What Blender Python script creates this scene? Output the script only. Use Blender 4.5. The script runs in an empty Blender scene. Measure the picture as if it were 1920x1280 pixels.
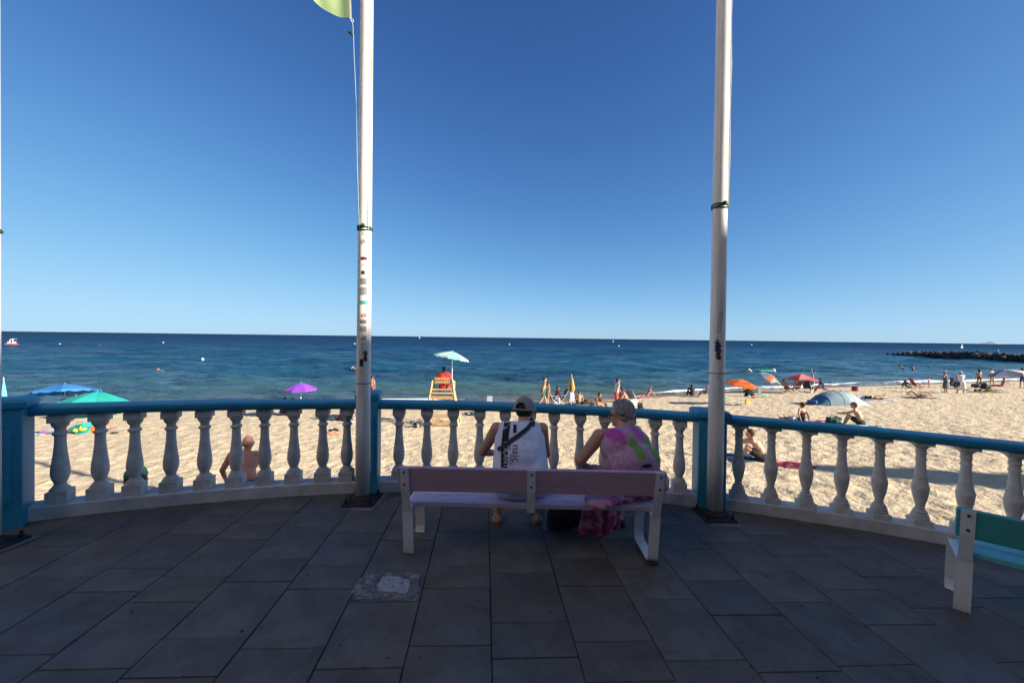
import bpy, bmesh, math, random
import numpy as np
from mathutils import Vector, Matrix, Euler
from mathutils.bvhtree import BVHTree
rad = math.radians
S = bpy.context.scene
COL = S.collection
random.seed(7); RNG = np.random.default_rng(11)

# ------------------------------------------------------------------ camera, sky, sun, exposure
EYE = 1.675; FOC = 721.0
cam = bpy.data.cameras.new('camera'); camo = bpy.data.objects.new('camera', cam); COL.objects.link(camo)
cam.sensor_width = 36; cam.lens = FOC/1920*36; cam.clip_start = .05; cam.clip_end = 90000
camo.location = (0, 0, EYE); camo.rotation_euler = (math.pi/2 - 7/721, -.01276, 0); S.camera = camo
SUN_EL = 25.0; SUN_AZ = -23.0          # azimuth from +X towards +Y
w = bpy.data.worlds.new('World'); S.world = w; w.use_nodes = True
nt = w.node_tree; nt.nodes.clear()
sky = nt.nodes.new('ShaderNodeTexSky'); sky.sky_type = 'NISHITA'; sky.sun_disc = False
sky.sun_elevation = rad(SUN_EL); sky.sun_rotation = rad(90 - SUN_AZ)
sky.altitude = 0; sky.air_density = .5; sky.dust_density = 0.3; sky.ozone_density = 6.0
bg = nt.nodes.new('ShaderNodeBackground'); bg.inputs[1].default_value = 0.060
wo = nt.nodes.new('ShaderNodeOutputWorld')
def vm(op, a, b=None):                 # the camera's tone curve, applied to the whole sky alike
    n = nt.nodes.new('ShaderNodeVectorMath'); n.operation = op
    for k, q in enumerate((a, b)):
        if q is None: continue
        if isinstance(q, (tuple, list)): n.inputs[k].default_value = q
        else: nt.links.new(q, n.inputs[k])
    return n.outputs[0]
K_ = .133; x_ = vm('MULTIPLY', sky.outputs[0], (K_, K_, K_)); gm_ = nt.nodes.new('ShaderNodeGamma'); gm_.inputs[1].default_value = 1.5; nt.links.new(x_, gm_.inputs[0])
den = vm('ADD', vm('MULTIPLY', gm_.outputs[0], (11., 7.5, 5.4)), (1, 1, 1)); y_ = vm('DIVIDE', vm('MULTIPLY', gm_.outputs[0], (6.5/K_, 6.5/K_, 5.95/K_)), den)
nt.links.new(y_, bg.inputs[0]); nt.links.new(bg.outputs[0], wo.inputs[0])
sl = bpy.data.lights.new('sun', 'SUN'); sl.energy = 5.0; sl.angle = rad(.53); sl.color = (1, .90, .76)
so = bpy.data.objects.new('sun', sl); COL.objects.link(so)
SD = Vector((math.cos(rad(SUN_EL))*math.cos(rad(SUN_AZ)), math.cos(rad(SUN_EL))*math.sin(rad(SUN_AZ)), math.sin(rad(SUN_EL))))
so.rotation_euler = SD.to_track_quat('Z', 'Y').to_euler(); so.location = SD*60
S.view_settings.view_transform = 'Standard'; S.view_settings.look = 'None'
S.view_settings.exposure = 1.15; S.view_settings.gamma = 1; S.view_settings.use_curve_mapping = False
S.cycles.use_denoising = True
S.cycles.max_bounces = 6

# ------------------------------------------------------------------ helpers
def mat(name, col, rough=.7, var=.15, scale=8., bump=.0, bscale=60., metal=0., spec=.5, obj_var=0., trans=0., stretch=(1,1,1), dark=None, bdist=.01):
    m = bpy.data.materials.new(name); m.use_nodes = True; t = m.node_tree; N = t.nodes; L = t.links
    b = N['Principled BSDF']; b.inputs['Roughness'].default_value = rough; b.inputs['Metallic'].default_value = metal
    b.inputs['Specular IOR Level'].default_value = spec
    tc = N.new('ShaderNodeTexCoord'); mp = N.new('ShaderNodeMapping'); L.new(tc.outputs['Object'], mp.inputs[0]); mp.inputs['Scale'].default_value = stretch
    n = N.new('ShaderNodeTexNoise'); n.inputs['Scale'].default_value = scale; n.inputs['Detail'].default_value = 6; n.inputs['Roughness'].default_value = .6
    L.new(mp.outputs[0], n.inputs['Vector'])
    r = N.new('ShaderNodeValToRGB'); r.color_ramp.elements[0].position = .3; r.color_ramp.elements[1].position = .7
    c = Vector(col[:3]); d = Vector(dark) if dark else c*(1-var); u = c*(1+var*.6)
    r.color_ramp.elements[0].color = (*d, 1); r.color_ramp.elements[1].color = (*[min(.95, x) for x in u], 1)
    L.new(n.outputs['Fac'], r.inputs[0]); out = r.outputs[0]
    if obj_var:
        oi = N.new('ShaderNodeObjectInfo'); h = N.new('ShaderNodeHueSaturation'); ma = N.new('ShaderNodeMath'); ma.operation = 'MULTIPLY_ADD'
        ma.inputs[1].default_value = obj_var*2; ma.inputs[2].default_value = 1-obj_var
        L.new(oi.outputs['Random'], ma.inputs[0]); L.new(ma.outputs[0], h.inputs['Value']); L.new(out, h.inputs['Color']); out = h.outputs[0]
    L.new(out, b.inputs['Base Color'])
    if bump:
        n2 = N.new('ShaderNodeTexNoise'); n2.inputs['Scale'].default_value = bscale; n2.inputs['Detail'].default_value = 5
        L.new(mp.outputs[0], n2.inputs['Vector'])
        bp = N.new('ShaderNodeBump'); bp.inputs['Strength'].default_value = bump; bp.inputs['Distance'].default_value = bdist
        L.new(n2.outputs['Fac'], bp.inputs['Height']); L.new(bp.outputs[0], b.inputs['Normal'])
    if trans:
        tr = N.new('ShaderNodeBsdfTranslucent'); L.new(out, tr.inputs[0]); mx = N.new('ShaderNodeMixShader'); mx.inputs[0].default_value = trans
        L.new(b.outputs[0], mx.inputs[1]); L.new(tr.outputs[0], mx.inputs[2]); L.new(mx.outputs[0], N['Material Output'].inputs[0])
    return m
_mc = {}
def cm(col, rough=.8, trans=0., var=.15, scale=9):
    k = (tuple(col), rough, trans, var, scale)
    if k not in _mc: _mc[k] = mat('cloth_%d' % len(_mc), col, rough, var, scale, trans=trans)
    return _mc[k]

class MB:
    def __init__(s): s.v = []; s.f = []
    def add(s, v, f):
        b = len(s.v); s.v += [tuple(p) for p in v]; s.f += [tuple(i+b for i in q) for q in f]; return s
    def box(s, c, d, M=None, ch=0.):
        x, y, z = [q/2 for q in d]; c = Vector(c)
        if ch <= 0:
            v = [Vector((i*x, j*y, k*z)) for i in (-1, 1) for j in (-1, 1) for k in (-1, 1)]
            f = [(0,1,3,2),(4,6,7,5),(0,4,5,1),(2,3,7,6),(0,2,6,4),(1,5,7,3)]
        else:
            bm = bmesh.new(); bmesh.ops.create_cube(bm, size=1)
            for q in bm.verts: q.co = Vector((q.co.x*d[0], q.co.y*d[1], q.co.z*d[2]))
            bmesh.ops.bevel(bm, geom=bm.edges[:], offset=ch, segments=1, affect='EDGES')
            bm.verts.index_update(); v = [q.co.copy() for q in bm.verts]; f = [[q.index for q in g.verts] for g in bm.faces]; bm.free()
        if M is not None: v = [M @ p for p in v]
        return s.add([p+c for p in v], f)
    def tube(s, pts, r, n=8, cap=True):
        pts = [Vector(p) for p in pts]; k = len(pts); rs = r if isinstance(r, (list, tuple)) else [r]*k
        V = []; F = []; up = None
        for i, p in enumerate(pts):
            d = (pts[min(i+1, k-1)]-pts[max(i-1, 0)]).normalized()
            if up is None: up = Vector((0, 0, 1)) if abs(d.z) < .9 else Vector((1, 0, 0))
            a = d.cross(up).normalized(); b = a.cross(d).normalized(); up = b
            for j in range(n):
                t = 2*math.pi*j/n; V.append(p+(a*math.cos(t)+b*math.sin(t))*rs[i])
        for i in range(k-1):
            for j in range(n):
                F.append((i*n+j, i*n+(j+1) % n, (i+1)*n+(j+1) % n, (i+1)*n+j))
        if cap: F.append(tuple(range(n))[::-1]); F.append(tuple((k-1)*n+j for j in range(n)))
        return s.add(V, F)
    def lathe(s, prof, n=24, c=(0, 0, 0)):
        V = []; F = []; k = len(prof)
        for r, z in prof:
            for j in range(n):
                t = 2*math.pi*j/n; V.append((c[0]+r*math.cos(t), c[1]+r*math.sin(t), c[2]+z))
        for i in range(k-1):
            for j in range(n): F.append((i*n+j, i*n+(j+1) % n, (i+1)*n+(j+1) % n, (i+1)*n+j))
        F.append(tuple(range(n))[::-1]); F.append(tuple((k-1)*n+j for j in range(n)))
        return s.add(V, F)
    def cap(s, a, b, ra, rb, n=10):           # round-ended tapered limb
        a = Vector(a); b = Vector(b); d = b-a; L = d.length
        if L < 1e-5: d = Vector((0, 0, 1))
        d = d.normalized(); P = []; R = []
        for k in range(4):
            t = math.pi/2*k/3.5; P.append(a-d*ra*math.cos(t)); R.append(max(.002, ra*math.sin(t)))
        for k in range(4):
            t = math.pi/2*(3.5-k)/3.5; P.append(b+d*rb*math.cos(t)); R.append(max(.002, rb*math.sin(t)))
        return s.tube(P, R, n)
    def ell(s, c, r, M=None, n=12, m=8):
        V = [Vector((0, 0, -1))]; F = []
        for i in range(1, m):
            t = math.pi*i/m
            for j in range(n):
                p = 2*math.pi*j/n; V.append(Vector((math.sin(t)*math.cos(p), math.sin(t)*math.sin(p), -math.cos(t))))
        V.append(Vector((0, 0, 1)))
        for j in range(n):
            F.append((0, 1+(j+1) % n, 1+j)); e = 1+(m-2)*n; F.append((len(V)-1, e+j, e+(j+1) % n))
        for i in range(m-2):
            for j in range(n): F.append((1+i*n+j, 1+i*n+(j+1) % n, 1+(i+1)*n+(j+1) % n, 1+(i+1)*n+j))
        V = [Vector((p.x*r[0], p.y*r[1], p.z*r[2])) for p in V]
        if M is not None: V = [M @ p for p in V]
        c = Vector(c); return s.add([p+c for p in V], F)
    def grid(s, fn, nu, nv):
        V = [fn(i/nu, j/nv) for i in range(nu+1) for j in range(nv+1)]
        F = [(i*(nv+1)+j, (i+1)*(nv+1)+j, (i+1)*(nv+1)+j+1, i*(nv+1)+j+1) for i in range(nu) for j in range(nv)]
        return s.add(V, F)
    def mesh(s, name, smooth=False):
        me = bpy.data.meshes.new(name); me.from_pydata(s.v, [], s.f); me.validate(); me.update()
        if smooth: me.polygons.foreach_set('use_smooth', [True]*len(me.polygons))
        return me
    def build(s, name, m, parent=None, loc=(0, 0, 0), smooth=False, auto=False):
        me = s.mesh(name, smooth or auto); me.materials.append(m)
        o = bpy.data.objects.new(name, me); COL.objects.link(o); o.parent = parent; o.location = loc
        if auto:
            try: me.set_sharp_from_angle(angle=rad(35))
            except Exception: pass
        return o

def tag(o, label=None, cat=None, group=None, kind=None):
    if label: o['label'] = label
    if cat: o['category'] = cat
    if group: o['group'] = group
    if kind: o['kind'] = kind
    return o
def thing(name, loc, label, cat, rz=0, group=None):
    o = bpy.data.objects.new(name, None); COL.objects.link(o); o.location = loc; o.rotation_euler = (0, 0, rz); o.empty_display_size = .2
    return tag(o, label, cat, group)
def dup(o, parent=None):
    c = o.copy(); COL.objects.link(c); c.parent = parent
    for ch in list(o.children): dup(ch, c)
    return c

# ------------------------------------------------------------------ terrain functions
WATER = EYE-4.15
_WX = np.array([-400, -60, -25, -18, -9, 2, 11.6, 18.9, 31.8, 57, 100, 200, 500.])
_WY = np.array([15, 17.5, 19.2, 21.0, 23.8, 25.1, 28.6, 32.0, 36.2, 43.6, 56, 83, 159.])
def Yw(X):
    X = np.asarray(X, float); r = np.zeros_like(X)
    for d in (-3, -1.5, 0, 1.5, 3): r = r+np.interp(X+d, _WX, _WY)
    return r/5
def vnoise(x, y, seed=0):
    xi = np.floor(x).astype(np.int64); yi = np.floor(y).astype(np.int64); fx = x-xi; fy = y-yi
    fx = fx*fx*(3-2*fx); fy = fy*fy*(3-2*fy)
    def h(a, b):
        n = (a*374761393+b*668265263+seed*982451653) & 0xffffffff
        n = ((n ^ (n >> 13))*1274126177) & 0xffffffff
        return ((n ^ (n >> 16)) & 0xffff)/65535.
    return (h(xi, yi)*(1-fx)+h(xi+1, yi)*fx)*(1-fy)+(h(xi, yi+1)*(1-fx)+h(xi+1, yi+1)*fx)*fy
def sand_base(X, Y):
    s = Yw(X)-Y
    return WATER+np.where(s > 0, np.where(s < 21, .065*s, .065*21+.02*(s-21)), .05*s)
def sand_z(X, Y):
    X = np.asarray(X, float); Y = np.asarray(Y, float); s = Yw(X)-Y
    k = np.clip((s-.8)/2.5, 0, 1)
    a = .9*X+.43*Y; b = -.43*X+.9*Y
    z = (vnoise(a/.24, b/.24, 1)**1.6)*.046+(vnoise(X/.13+5, Y/.13, 2)-.5)*.030+(vnoise(b/.5, a/.5, 3)-.5)*.022+(vnoise(X/1.6, Y/1.6, 6)-.5)*.03+(vnoise(X/4.5, Y/4.5, 4)-.5)*.07
    return sand_base(X, Y)+(z-.05)*k+(vnoise(X/1.3, Y/1.3, 9)-.5)*.02*(1-k)
def sz(x, y): return float(sand_z(np.array([x]), np.array([y]))[0])
CAMR = camo.rotation_euler.to_matrix()
def ray(px, py): return CAMR @ Vector(((px-960)/FOC, -(py-640)/FOC, -1))
def on_sand(px, py):                 # a spot on the beach, and metres per photo pixel there
    d = ray(px, py); t = 4.
    while t < 200:
        p = d*t
        if float(sand_base(np.array([p.x]), np.array([p.y]))[0]) >= EYE+p.z: break
        t += .04
    p = d*t; return Vector((p.x, p.y, sz(p.x, p.y))), p.y/FOC
def on_sea(px, py):
    d = ray(px, py); t = (WATER-EYE)/d.z; p = d*t; return Vector((p.x, p.y, WATER)), p.y/FOC

# ------------------------------------------------------------------ sand, sea
def polar_grid(al, yl):
    A, Y = np.meshgrid(al, yl); return A*Y, Y
def grid_obj(name, X, Y, Z, m, keep=None, attrs=None, smooth=True):
    nr, nc = X.shape; V = np.stack([X, Y, Z], -1).reshape(-1, 3)
    i = np.arange(nr-1)[:, None]*nc+np.arange(nc-1)[None, :]
    F = np.stack([i, i+1, i+1+nc, i+nc], -1)
    if keep is not None: F = F[keep[:-1, :-1]]
    F = F.reshape(-1, 4)
    used = np.zeros(len(V), bool); used[F.ravel()] = True; idx = np.cumsum(used)-1; F = idx[F]; V = V[used]
    me = bpy.data.meshes.new(name); me.vertices.add(len(V)); me.vertices.foreach_set('co', V.ravel().astype(np.float32))
    me.loops.add(F.size); me.loops.foreach_set('vertex_index', F.ravel().astype(np.int32)); me.polygons.add(len(F))
    me.polygons.foreach_set('loop_start', (np.arange(len(F))*4).astype(np.int32)); me.polygons.foreach_set('loop_total', np.full(len(F), 4, np.int32))
    if smooth: me.polygons.foreach_set('use_smooth', np.ones(len(F), bool))
    for k, a in (attrs or {}).items():
        at = me.attributes.new(k, 'FLOAT', 'POINT'); at.data.foreach_set('value', a.ravel()[used].astype(np.float32))
    me.update(calc_edges=True); me.materials.append(m)
    o = bpy.data.objects.new(name, me); COL.objects.link(o); return o

def sand_material():
    m = bpy.data.materials.new('sand'); m.use_nodes = True; t = m.node_tree; N = t.nodes; L = t.links; b = N['Principled BSDF']
    tc = N.new('ShaderNodeTexCoord'); n = N.new('ShaderNodeTexNoise'); n.inputs['Scale'].default_value = 3.2; n.inputs['Detail'].default_value = 9; n.inputs['Roughness'].default_value = .7
    L.new(tc.outputs['Object'], n.inputs['Vector'])
    r = N.new('ShaderNodeValToRGB'); e = r.color_ramp.elements; e[0].position = .33; e[1].position = .62
    e[0].color = (.48, .375, .235, 1); e[1].color = (.63, .52, .36, 1); L.new(n.outputs['Fac'], r.inputs[0])
    at = N.new('ShaderNodeAttribute'); at.attribute_name = 'shore'
    n3 = N.new('ShaderNodeTexNoise'); n3.inputs['Scale'].default_value = .7; L.new(tc.outputs['Object'], n3.inputs['Vector'])
    ma = N.new('ShaderNodeMath'); ma.operation = 'MULTIPLY_ADD'; ma.inputs[1].default_value = -1.2; L.new(n3.outputs['Fac'], ma.inputs[0]); L.new(at.outputs['Fac'], ma.inputs[2])
    mr = N.new('ShaderNodeMapRange'); mr.inputs[1].default_value = -.1; mr.inputs[2].default_value = .7; L.new(ma.outputs[0], mr.inputs[0])
    mx = N.new('ShaderNodeMixRGB'); mx.inputs[1].default_value = (.20, .155, .105, 1); L.new(r.outputs[0], mx.inputs[2]); L.new(mr.outputs[0], mx.inputs[0])
    L.new(mx.outputs[0], b.inputs['Base Color'])
    mr2 = N.new('ShaderNodeMapRange'); mr2.inputs[3].default_value = .45; mr2.inputs[4].default_value = .95; mr2.inputs[1].default_value = -.1; mr2.inputs[2].default_value = .5; L.new(ma.outputs[0], mr2.inputs[0]); L.new(mr2.outputs[0], b.inputs['Roughness'])
    b.inputs['Specular IOR Level'].default_value = .2
    n2 = N.new('ShaderNodeTexNoise'); n2.inputs['Scale'].default_value = 15; n2.inputs['Detail'].default_value = 6; L.new(tc.outputs['Object'], n2.inputs['Vector'])
    bp = N.new('ShaderNodeBump'); bp.inputs['Strength'].default_value = .8; bp.inputs['Distance'].default_value = .05; L.new(n2.outputs['Fac'], bp.inputs['Height']); L.new(bp.outputs[0], b.inputs['Normal'])
    return m
yl = [2.4]; 
while yl[-1] < 75: yl.append(yl[-1]+max(.03, yl[-1]**2/(FOC*3.3)*1.0))
al = np.concatenate([[-12, -8, -5, -3.5, -2.6, -2, -1.7], np.linspace(-1.5, 1.5, 900), [1.7, 2, 2.6, 3.5, 5, 8, 12]])
X, Y = polar_grid(al, np.array(yl))
sand = grid_obj('sand', X, Y, sand_z(X, Y), sand_material(), keep=(Yw(X)-Y > -14), attrs={'shore': Yw(X)-Y}); tag(sand, kind='structure')

def sea_material():
    m = bpy.data.materials.new('sea_water'); m.use_nodes = True; t = m.node_tree; N = t.nodes; L = t.links; b = N['Principled BSDF']
    tc = N.new('ShaderNodeTexCoord'); at = N.new('ShaderNodeAttribute'); at.attribute_name = 'shore'     # metres from the waterline, positive out to sea
    lg = N.new('ShaderNodeMath'); lg.operation = 'LOGARITHM'; lg.inputs[1].default_value = 10; mxm = N.new('ShaderNodeMath'); mxm.operation = 'MAXIMUM'; mxm.inputs[1].default_value = 1
    L.new(at.outputs['Fac'], mxm.inputs[0]); L.new(mxm.outputs[0], lg.inputs[0])
    pn = N.new('ShaderNodeTexNoise'); pn.inputs['Scale'].default_value = .02; pn.inputs['Detail'].default_value = 4
    mp0 = N.new('ShaderNodeMapping'); mp0.inputs['Scale'].default_value = (.4, 1, 1); L.new(tc.outputs['Object'], mp0.inputs[0]); L.new(mp0.outputs[0], pn.inputs['Vector'])
    ad = N.new('ShaderNodeMath'); ad.operation = 'MULTIPLY_ADD'; ad.inputs[1].default_value = .9; L.new(pn.outputs['Fac'], ad.inputs[0]); L.new(lg.outputs[0], ad.inputs[2])
    r = N.new('ShaderNodeValToRGB'); e = r.color_ramp.elements
    mr = N.new('ShaderNodeMapRange'); mr.inputs[1].default_value = .4; mr.inputs[2].default_value = 3.9; L.new(ad.outputs[0], mr.inputs[0]); L.new(mr.outputs[0], r.inputs[0])
    e[0].position = 0; e[0].color = (.10, .105, .08, 1); e[1].position = 1; e[1].color = (.0015, .0165, .064, 1)
    for p, c in ((.2, (.040, .085, .10)), (.42, (.012, .062, .112)), (.6, (.0045, .041, .104)), (.76, (.0022, .027, .084))):
        q = e.new(p); q.color = (*c, 1)
    L.new(r.outputs[0], b.inputs['Base Color']); b.inputs['Roughness'].default_value = .18; b.inputs['IOR'].default_value = 1.333; b.inputs['Specular IOR Level'].default_value = .34
    # facets of the ripples: several sizes of noise turned straight into slopes
    geo = N.new('ShaderNodeNewGeometry'); acc = None
    for sc_, k, st in ((5.5, .26, (.6, 1, 1)), (1.6, .30, (.5, 1, 1)), (.42, .34, (.4, 1, 1)), (.12, .28, (.3, 1, 1))):
        mp = N.new('ShaderNodeMapping'); mp.inputs['Scale'].default_value = st; L.new(tc.outputs['Object'], mp.inputs[0])
        n = N.new('ShaderNodeTexNoise'); n.inputs['Scale'].default_value = sc_; n.inputs['Detail'].default_value = 3; L.new(mp.outputs[0], n.inputs['Vector'])
        s1 = N.new('ShaderNodeVectorMath'); s1.operation = 'SUBTRACT'; s1.inputs[1].default_value = (.5, .5, .5); L.new(n.outputs['Color'], s1.inputs[0])
        s2 = N.new('ShaderNodeVectorMath'); s2.operation = 'MULTIPLY'; s2.inputs[1].default_value = (k*3.0, k*5.8, 0); L.new(s1.outputs[0], s2.inputs[0])
        if acc is None: acc = s2
        else:
            a_ = N.new('ShaderNodeVectorMath'); a_.operation = 'ADD'; L.new(acc.outputs[0], a_.inputs[0]); L.new(s2.outputs[0], a_.inputs[1]); acc = a_
    a_ = N.new('ShaderNodeVectorMath'); a_.operation = 'ADD'; L.new(geo.outputs['Normal'], a_.inputs[0]); L.new(acc.outputs[0], a_.inputs[1])
    nn = N.new('ShaderNodeVectorMath'); nn.operation = 'NORMALIZE'; L.new(a_.outputs[0], nn.inputs[0]); L.new(nn.outputs[0], b.inputs['Normal'])
    # foam along the edge and on the little breaker
    fo = N.new('ShaderNodeBsdfDiffuse'); fo.inputs[0].default_value = (.78, .80, .80, 1)
    fa = N.new('ShaderNodeAttribute'); fa.attribute_name = 'foam'
    fn = N.new('ShaderNodeTexNoise'); fn.inputs['Scale'].default_value = 2.2; fn.inputs['Detail'].default_value = 8; fn.inputs['Roughness'].default_value = .7
    mpf = N.new('ShaderNodeMapping'); mpf.inputs['Scale'].default_value = (.5, 1, 1); L.new(tc.outputs['Object'], mpf.inputs[0]); L.new(mpf.outputs[0], fn.inputs['Vector'])
    sb = N.new('ShaderNodeMath'); sb.operation = 'ADD'; L.new(fn.outputs['Fac'], sb.inputs[0]); L.new(fa.outputs['Fac'], sb.inputs[1])
    fr = N.new('ShaderNodeMapRange'); fr.inputs[1].default_value = .95; fr.inputs[2].default_value = 1.12; L.new(sb.outputs[0], fr.inputs[0])
    mx = N.new('ShaderNodeMixShader'); L.new(fr.outputs[0], mx.inputs[0]); L.new(b.outputs[0], mx.inputs[1]); L.new(fo.outputs[0], mx.inputs[2])
    df = N.new('ShaderNodeBsdfDiffuse'); L.new(r.outputs[0], df.inputs[0]); bl_ = N.new('ShaderNodeMapRange'); bl_.inputs[1].default_value = .8; bl_.inputs[2].default_value = 2.3; bl_.inputs[3].default_value = .12; bl_.inputs[4].default_value = .84
    L.new(nn.outputs[0], df.inputs['Normal']); L.new(lg.outputs[0], bl_.inputs[0]); mw = N.new('ShaderNodeMixShader'); L.new(bl_.outputs[0], mw.inputs[0]); L.new(b.outputs[0], mw.inputs[1]); L.new(df.outputs[0], mw.inputs[2]); L.new(mw.outputs[0], mx.inputs[1])
    L.new(mx.outputs[0], N['Material Output'].inputs[0])
    return m
yl = [14.]
while yl[-1] < 45000: yl.append(yl[-1]+max(.05, yl[-1]**2/(FOC*4.15)*.55))
al = np.concatenate([[-9, -5, -3, -2.2, -1.8], np.linspace(-1.55, 1.55, 720), [1.8, 2.2, 3, 5, 9]])
X, Y = polar_grid(al, np.array(yl)); DY = np.gradient(Y, axis=0); DX = np.gradient(X, axis=1)
Z = np.zeros_like(X); sd = Y-Yw(X)
for k in range(46):
    lam = .7*1.09**k; ang = RNG.normal(0, .55)-math.pi/2; kx, ky = 2*math.pi/lam*math.cos(ang), 2*math.pi/lam*math.sin(ang)
    cell = np.abs(DX*math.cos(ang))+np.abs(DY*math.sin(ang))
    Z += .0115*lam**.62*np.clip(lam/cell/2.2-1, 0, 1)*np.sin(kx*X+ky*Y+RNG.uniform(0, 6.28))
Z *= np.clip(sd/9, .22, 1)
warp = (vnoise(X/5, Y/5, 21)-.5)*2.0+(vnoise(X/1.4, Y/1.4, 22)-.5)*.5
fm_ = np.interp(X, [-40, -15, -10, -5, -1.5, 9, 13, 60], [.3, .35, .85, .8, .12, .12, .9, 1])
brk = fm_*np.exp(-((sd-1.0+warp*.4)/.36)**2)*np.clip(vnoise(X/9+3, Y*0+2, 23)*1.6-.15, .1, 1)
br2 = np.exp(-((sd-4.2+warp*.8)/.6)**2)*.5
Z += brk*.17+br2*.10
foam = np.clip(brk*1.05, 0, .62)+(.35+.65*fm_)*np.clip(.60-np.abs(sd-.25+warp*.2)*1.3, 0, .6)+fm_*np.clip(.22-.2*np.abs(sd-1.6), 0, .3)
sea = grid_obj('sea', X, Y, WATER+Z, sea_material(), keep=(sd > -2), attrs={'shore': sd, 'foam': foam}); tag(sea, kind='structure')

# ------------------------------------------------------------------ materials of the terrace
M = {}
M['slab'] = mat('slate_slab', (.118, .112, .110), .62, .35, 2.2, .5, 26, obj_var=.14, stretch=(1, 1, 1), dark=(.080, .074, .070), bdist=.006)
def slab_material():
    m = mat('slate_slab', (.128, .122, .116), .62, .35, 2.2, .7, 18, obj_var=.15, dark=(.088, .080, .073), bdist=.010); t = m.node_tree; N = t.nodes; L = t.links; b = N['Principled BSDF']
    src = b.inputs['Base Color'].links[0].from_socket; oi = N.new('ShaderNodeObjectInfo'); tc = N.new('ShaderNodeTexCoord')
    ad = N.new('ShaderNodeVectorMath'); ad.operation = 'ADD'; L.new(tc.outputs['Object'], ad.inputs[0]); L.new(oi.outputs['Location'], ad.inputs[1])
    n0 = N.new('ShaderNodeTexNoise'); n0.inputs['Scale'].default_value = .9; n0.inputs['Detail'].default_value = 5; L.new(ad.outputs[0], n0.inputs['Vector'])
    r0 = N.new('ShaderNodeValToRGB'); r0.color_ramp.elements[0].position = .35; r0.color_ramp.elements[1].position = .68; r0.color_ramp.elements[0].color = (1.12, .98, .80, 1); r0.color_ramp.elements[1].color = (.92, 1.0, 1.08, 1); L.new(n0.outputs['Fac'], r0.inputs[0])
    m1 = N.new('ShaderNodeMixRGB'); m1.blend_type = 'MULTIPLY'; m1.inputs[0].default_value = 1; L.new(src, m1.inputs[1]); L.new(r0.outputs[0], m1.inputs[2])
    n1 = N.new('ShaderNodeTexNoise'); n1.inputs['Scale'].default_value = 5; n1.inputs['Detail'].default_value = 9; n1.inputs['Roughness'].default_value = .75; n1.inputs['Distortion'].default_value = .8; L.new(ad.outputs[0], n1.inputs['Vector'])
    r1 = N.new('ShaderNodeValToRGB'); r1.color_ramp.elements[0].position = .30; r1.color_ramp.elements[1].position = .56; r1.color_ramp.elements[0].color = (.52, .50, .48, 1); r1.color_ramp.elements[1].color = (1, 1, 1, 1); L.new(n1.outputs['Fac'], r1.inputs[0])
    m2 = N.new('ShaderNodeMixRGB'); m2.blend_type = 'MULTIPLY'; m2.inputs[0].default_value = .8; L.new(m1.outputs[0], m2.inputs[1]); L.new(r1.outputs[0], m2.inputs[2])
    vo = N.new('ShaderNodeTexVoronoi'); vo.inputs['Scale'].default_value = 9; L.new(ad.outputs[0], vo.inputs['Vector']); r2 = N.new('ShaderNodeValToRGB'); r2.color_ramp.elements[0].position = .035; r2.color_ramp.elements[1].position = .06; r2.color_ramp.elements[0].color = (.45, .43, .42, 1); L.new(vo.outputs['Distance'], r2.inputs[0])
    m3 = N.new('ShaderNodeMixRGB'); m3.blend_type = 'MULTIPLY'; m3.inputs[0].default_value = .7; L.new(m2.outputs[0], m3.inputs[1]); L.new(r2.outputs[0], m3.inputs[2]); L.new(m3.outputs[0], b.inputs['Base Color'])
    return m
M['slab'] = slab_material()
M['mortar'] = mat('dark_mortar', (.022, .022, .024), .95, .3, 20)
M['plaster'] = mat('white_plaster', (.60, .60, .62), .75, .22, 5, .35, 45, dark=(.42, .42, .43))
M['baluster'] = mat('baluster_concrete', (.60, .60, .61), .8, .14, 9, .4, 50, obj_var=.06, dark=(.44, .43, .42))
M['blue'] = mat('blue_paint', (.026, .26, .43), .55, .14, 4, .25, 30)
M['white_metal'] = mat('white_metal_paint', (.74, .76, .80), .35, .06, 6, .1, 20)
M['pole'] = mat('flagpole_paint', (.76, .75, .73), .42, .12, 3, .1, 8, stretch=(9, 9, .6), dark=(.56, .55, .53))
M['bolt'] = mat('rusty_bolt', (.05, .035, .03), .7, .3, 40, metal=.5)
M['iron'] = mat('dark_iron', (.035, .028, .026), .7, .4, 30)
M['concrete'] = mat('grey_concrete', (.20, .20, .21), .9, .25, 12, .5, 60)
CX, CY, RA = .139, -5.048, 9.197
def arc(deg, r): t = rad(deg); return CX+r*math.sin(t), CY+r*math.cos(t)
def fz(x): return -.0255*x

# paved floor: bed sheet + single slabs
bed = MB(); ths = [-40+80*i/60 for i in range(61)]
bp_ = [arc(t, RA+.2) for t in ths]
for (xa, ya), (xb, yb) in zip(bp_, bp_[1:]): bed.add([(xa, -1.5, fz(xa)-.012), (xb, -1.5, fz(xb)-.012), (xb, yb, fz(xb)-.012), (xa, ya, fz(xa)-.012)], [(0, 1, 2, 3)])
floor = bed.build('terrace_floor', M['mortar']); tag(floor, kind='structure')
prom = MB().add([(-80, -90, -.25), (80, -90, -.25), (80, .8, -.25), (-80, .8, -.25)], [(0, 1, 2, 3)]).build('promenade', M['slab']); tag(prom, kind='structure')
ua = rad(4)
def uv(u, v): return (u*math.cos(ua)-v*math.sin(ua), u*math.sin(ua)*1+v*math.cos(ua))
COLS = [-5.55, -5.12, -4.69, -4.26, -3.83, -3.41, -2.98, -2.55, -2.13, -1.70, -1.26, -.825, -.39, .055, .515, .97, 1.42, 1.89, 2.34, 2.82, 3.34, 3.78, 4.22, 4.66, 5.1, 5.54]
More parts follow.
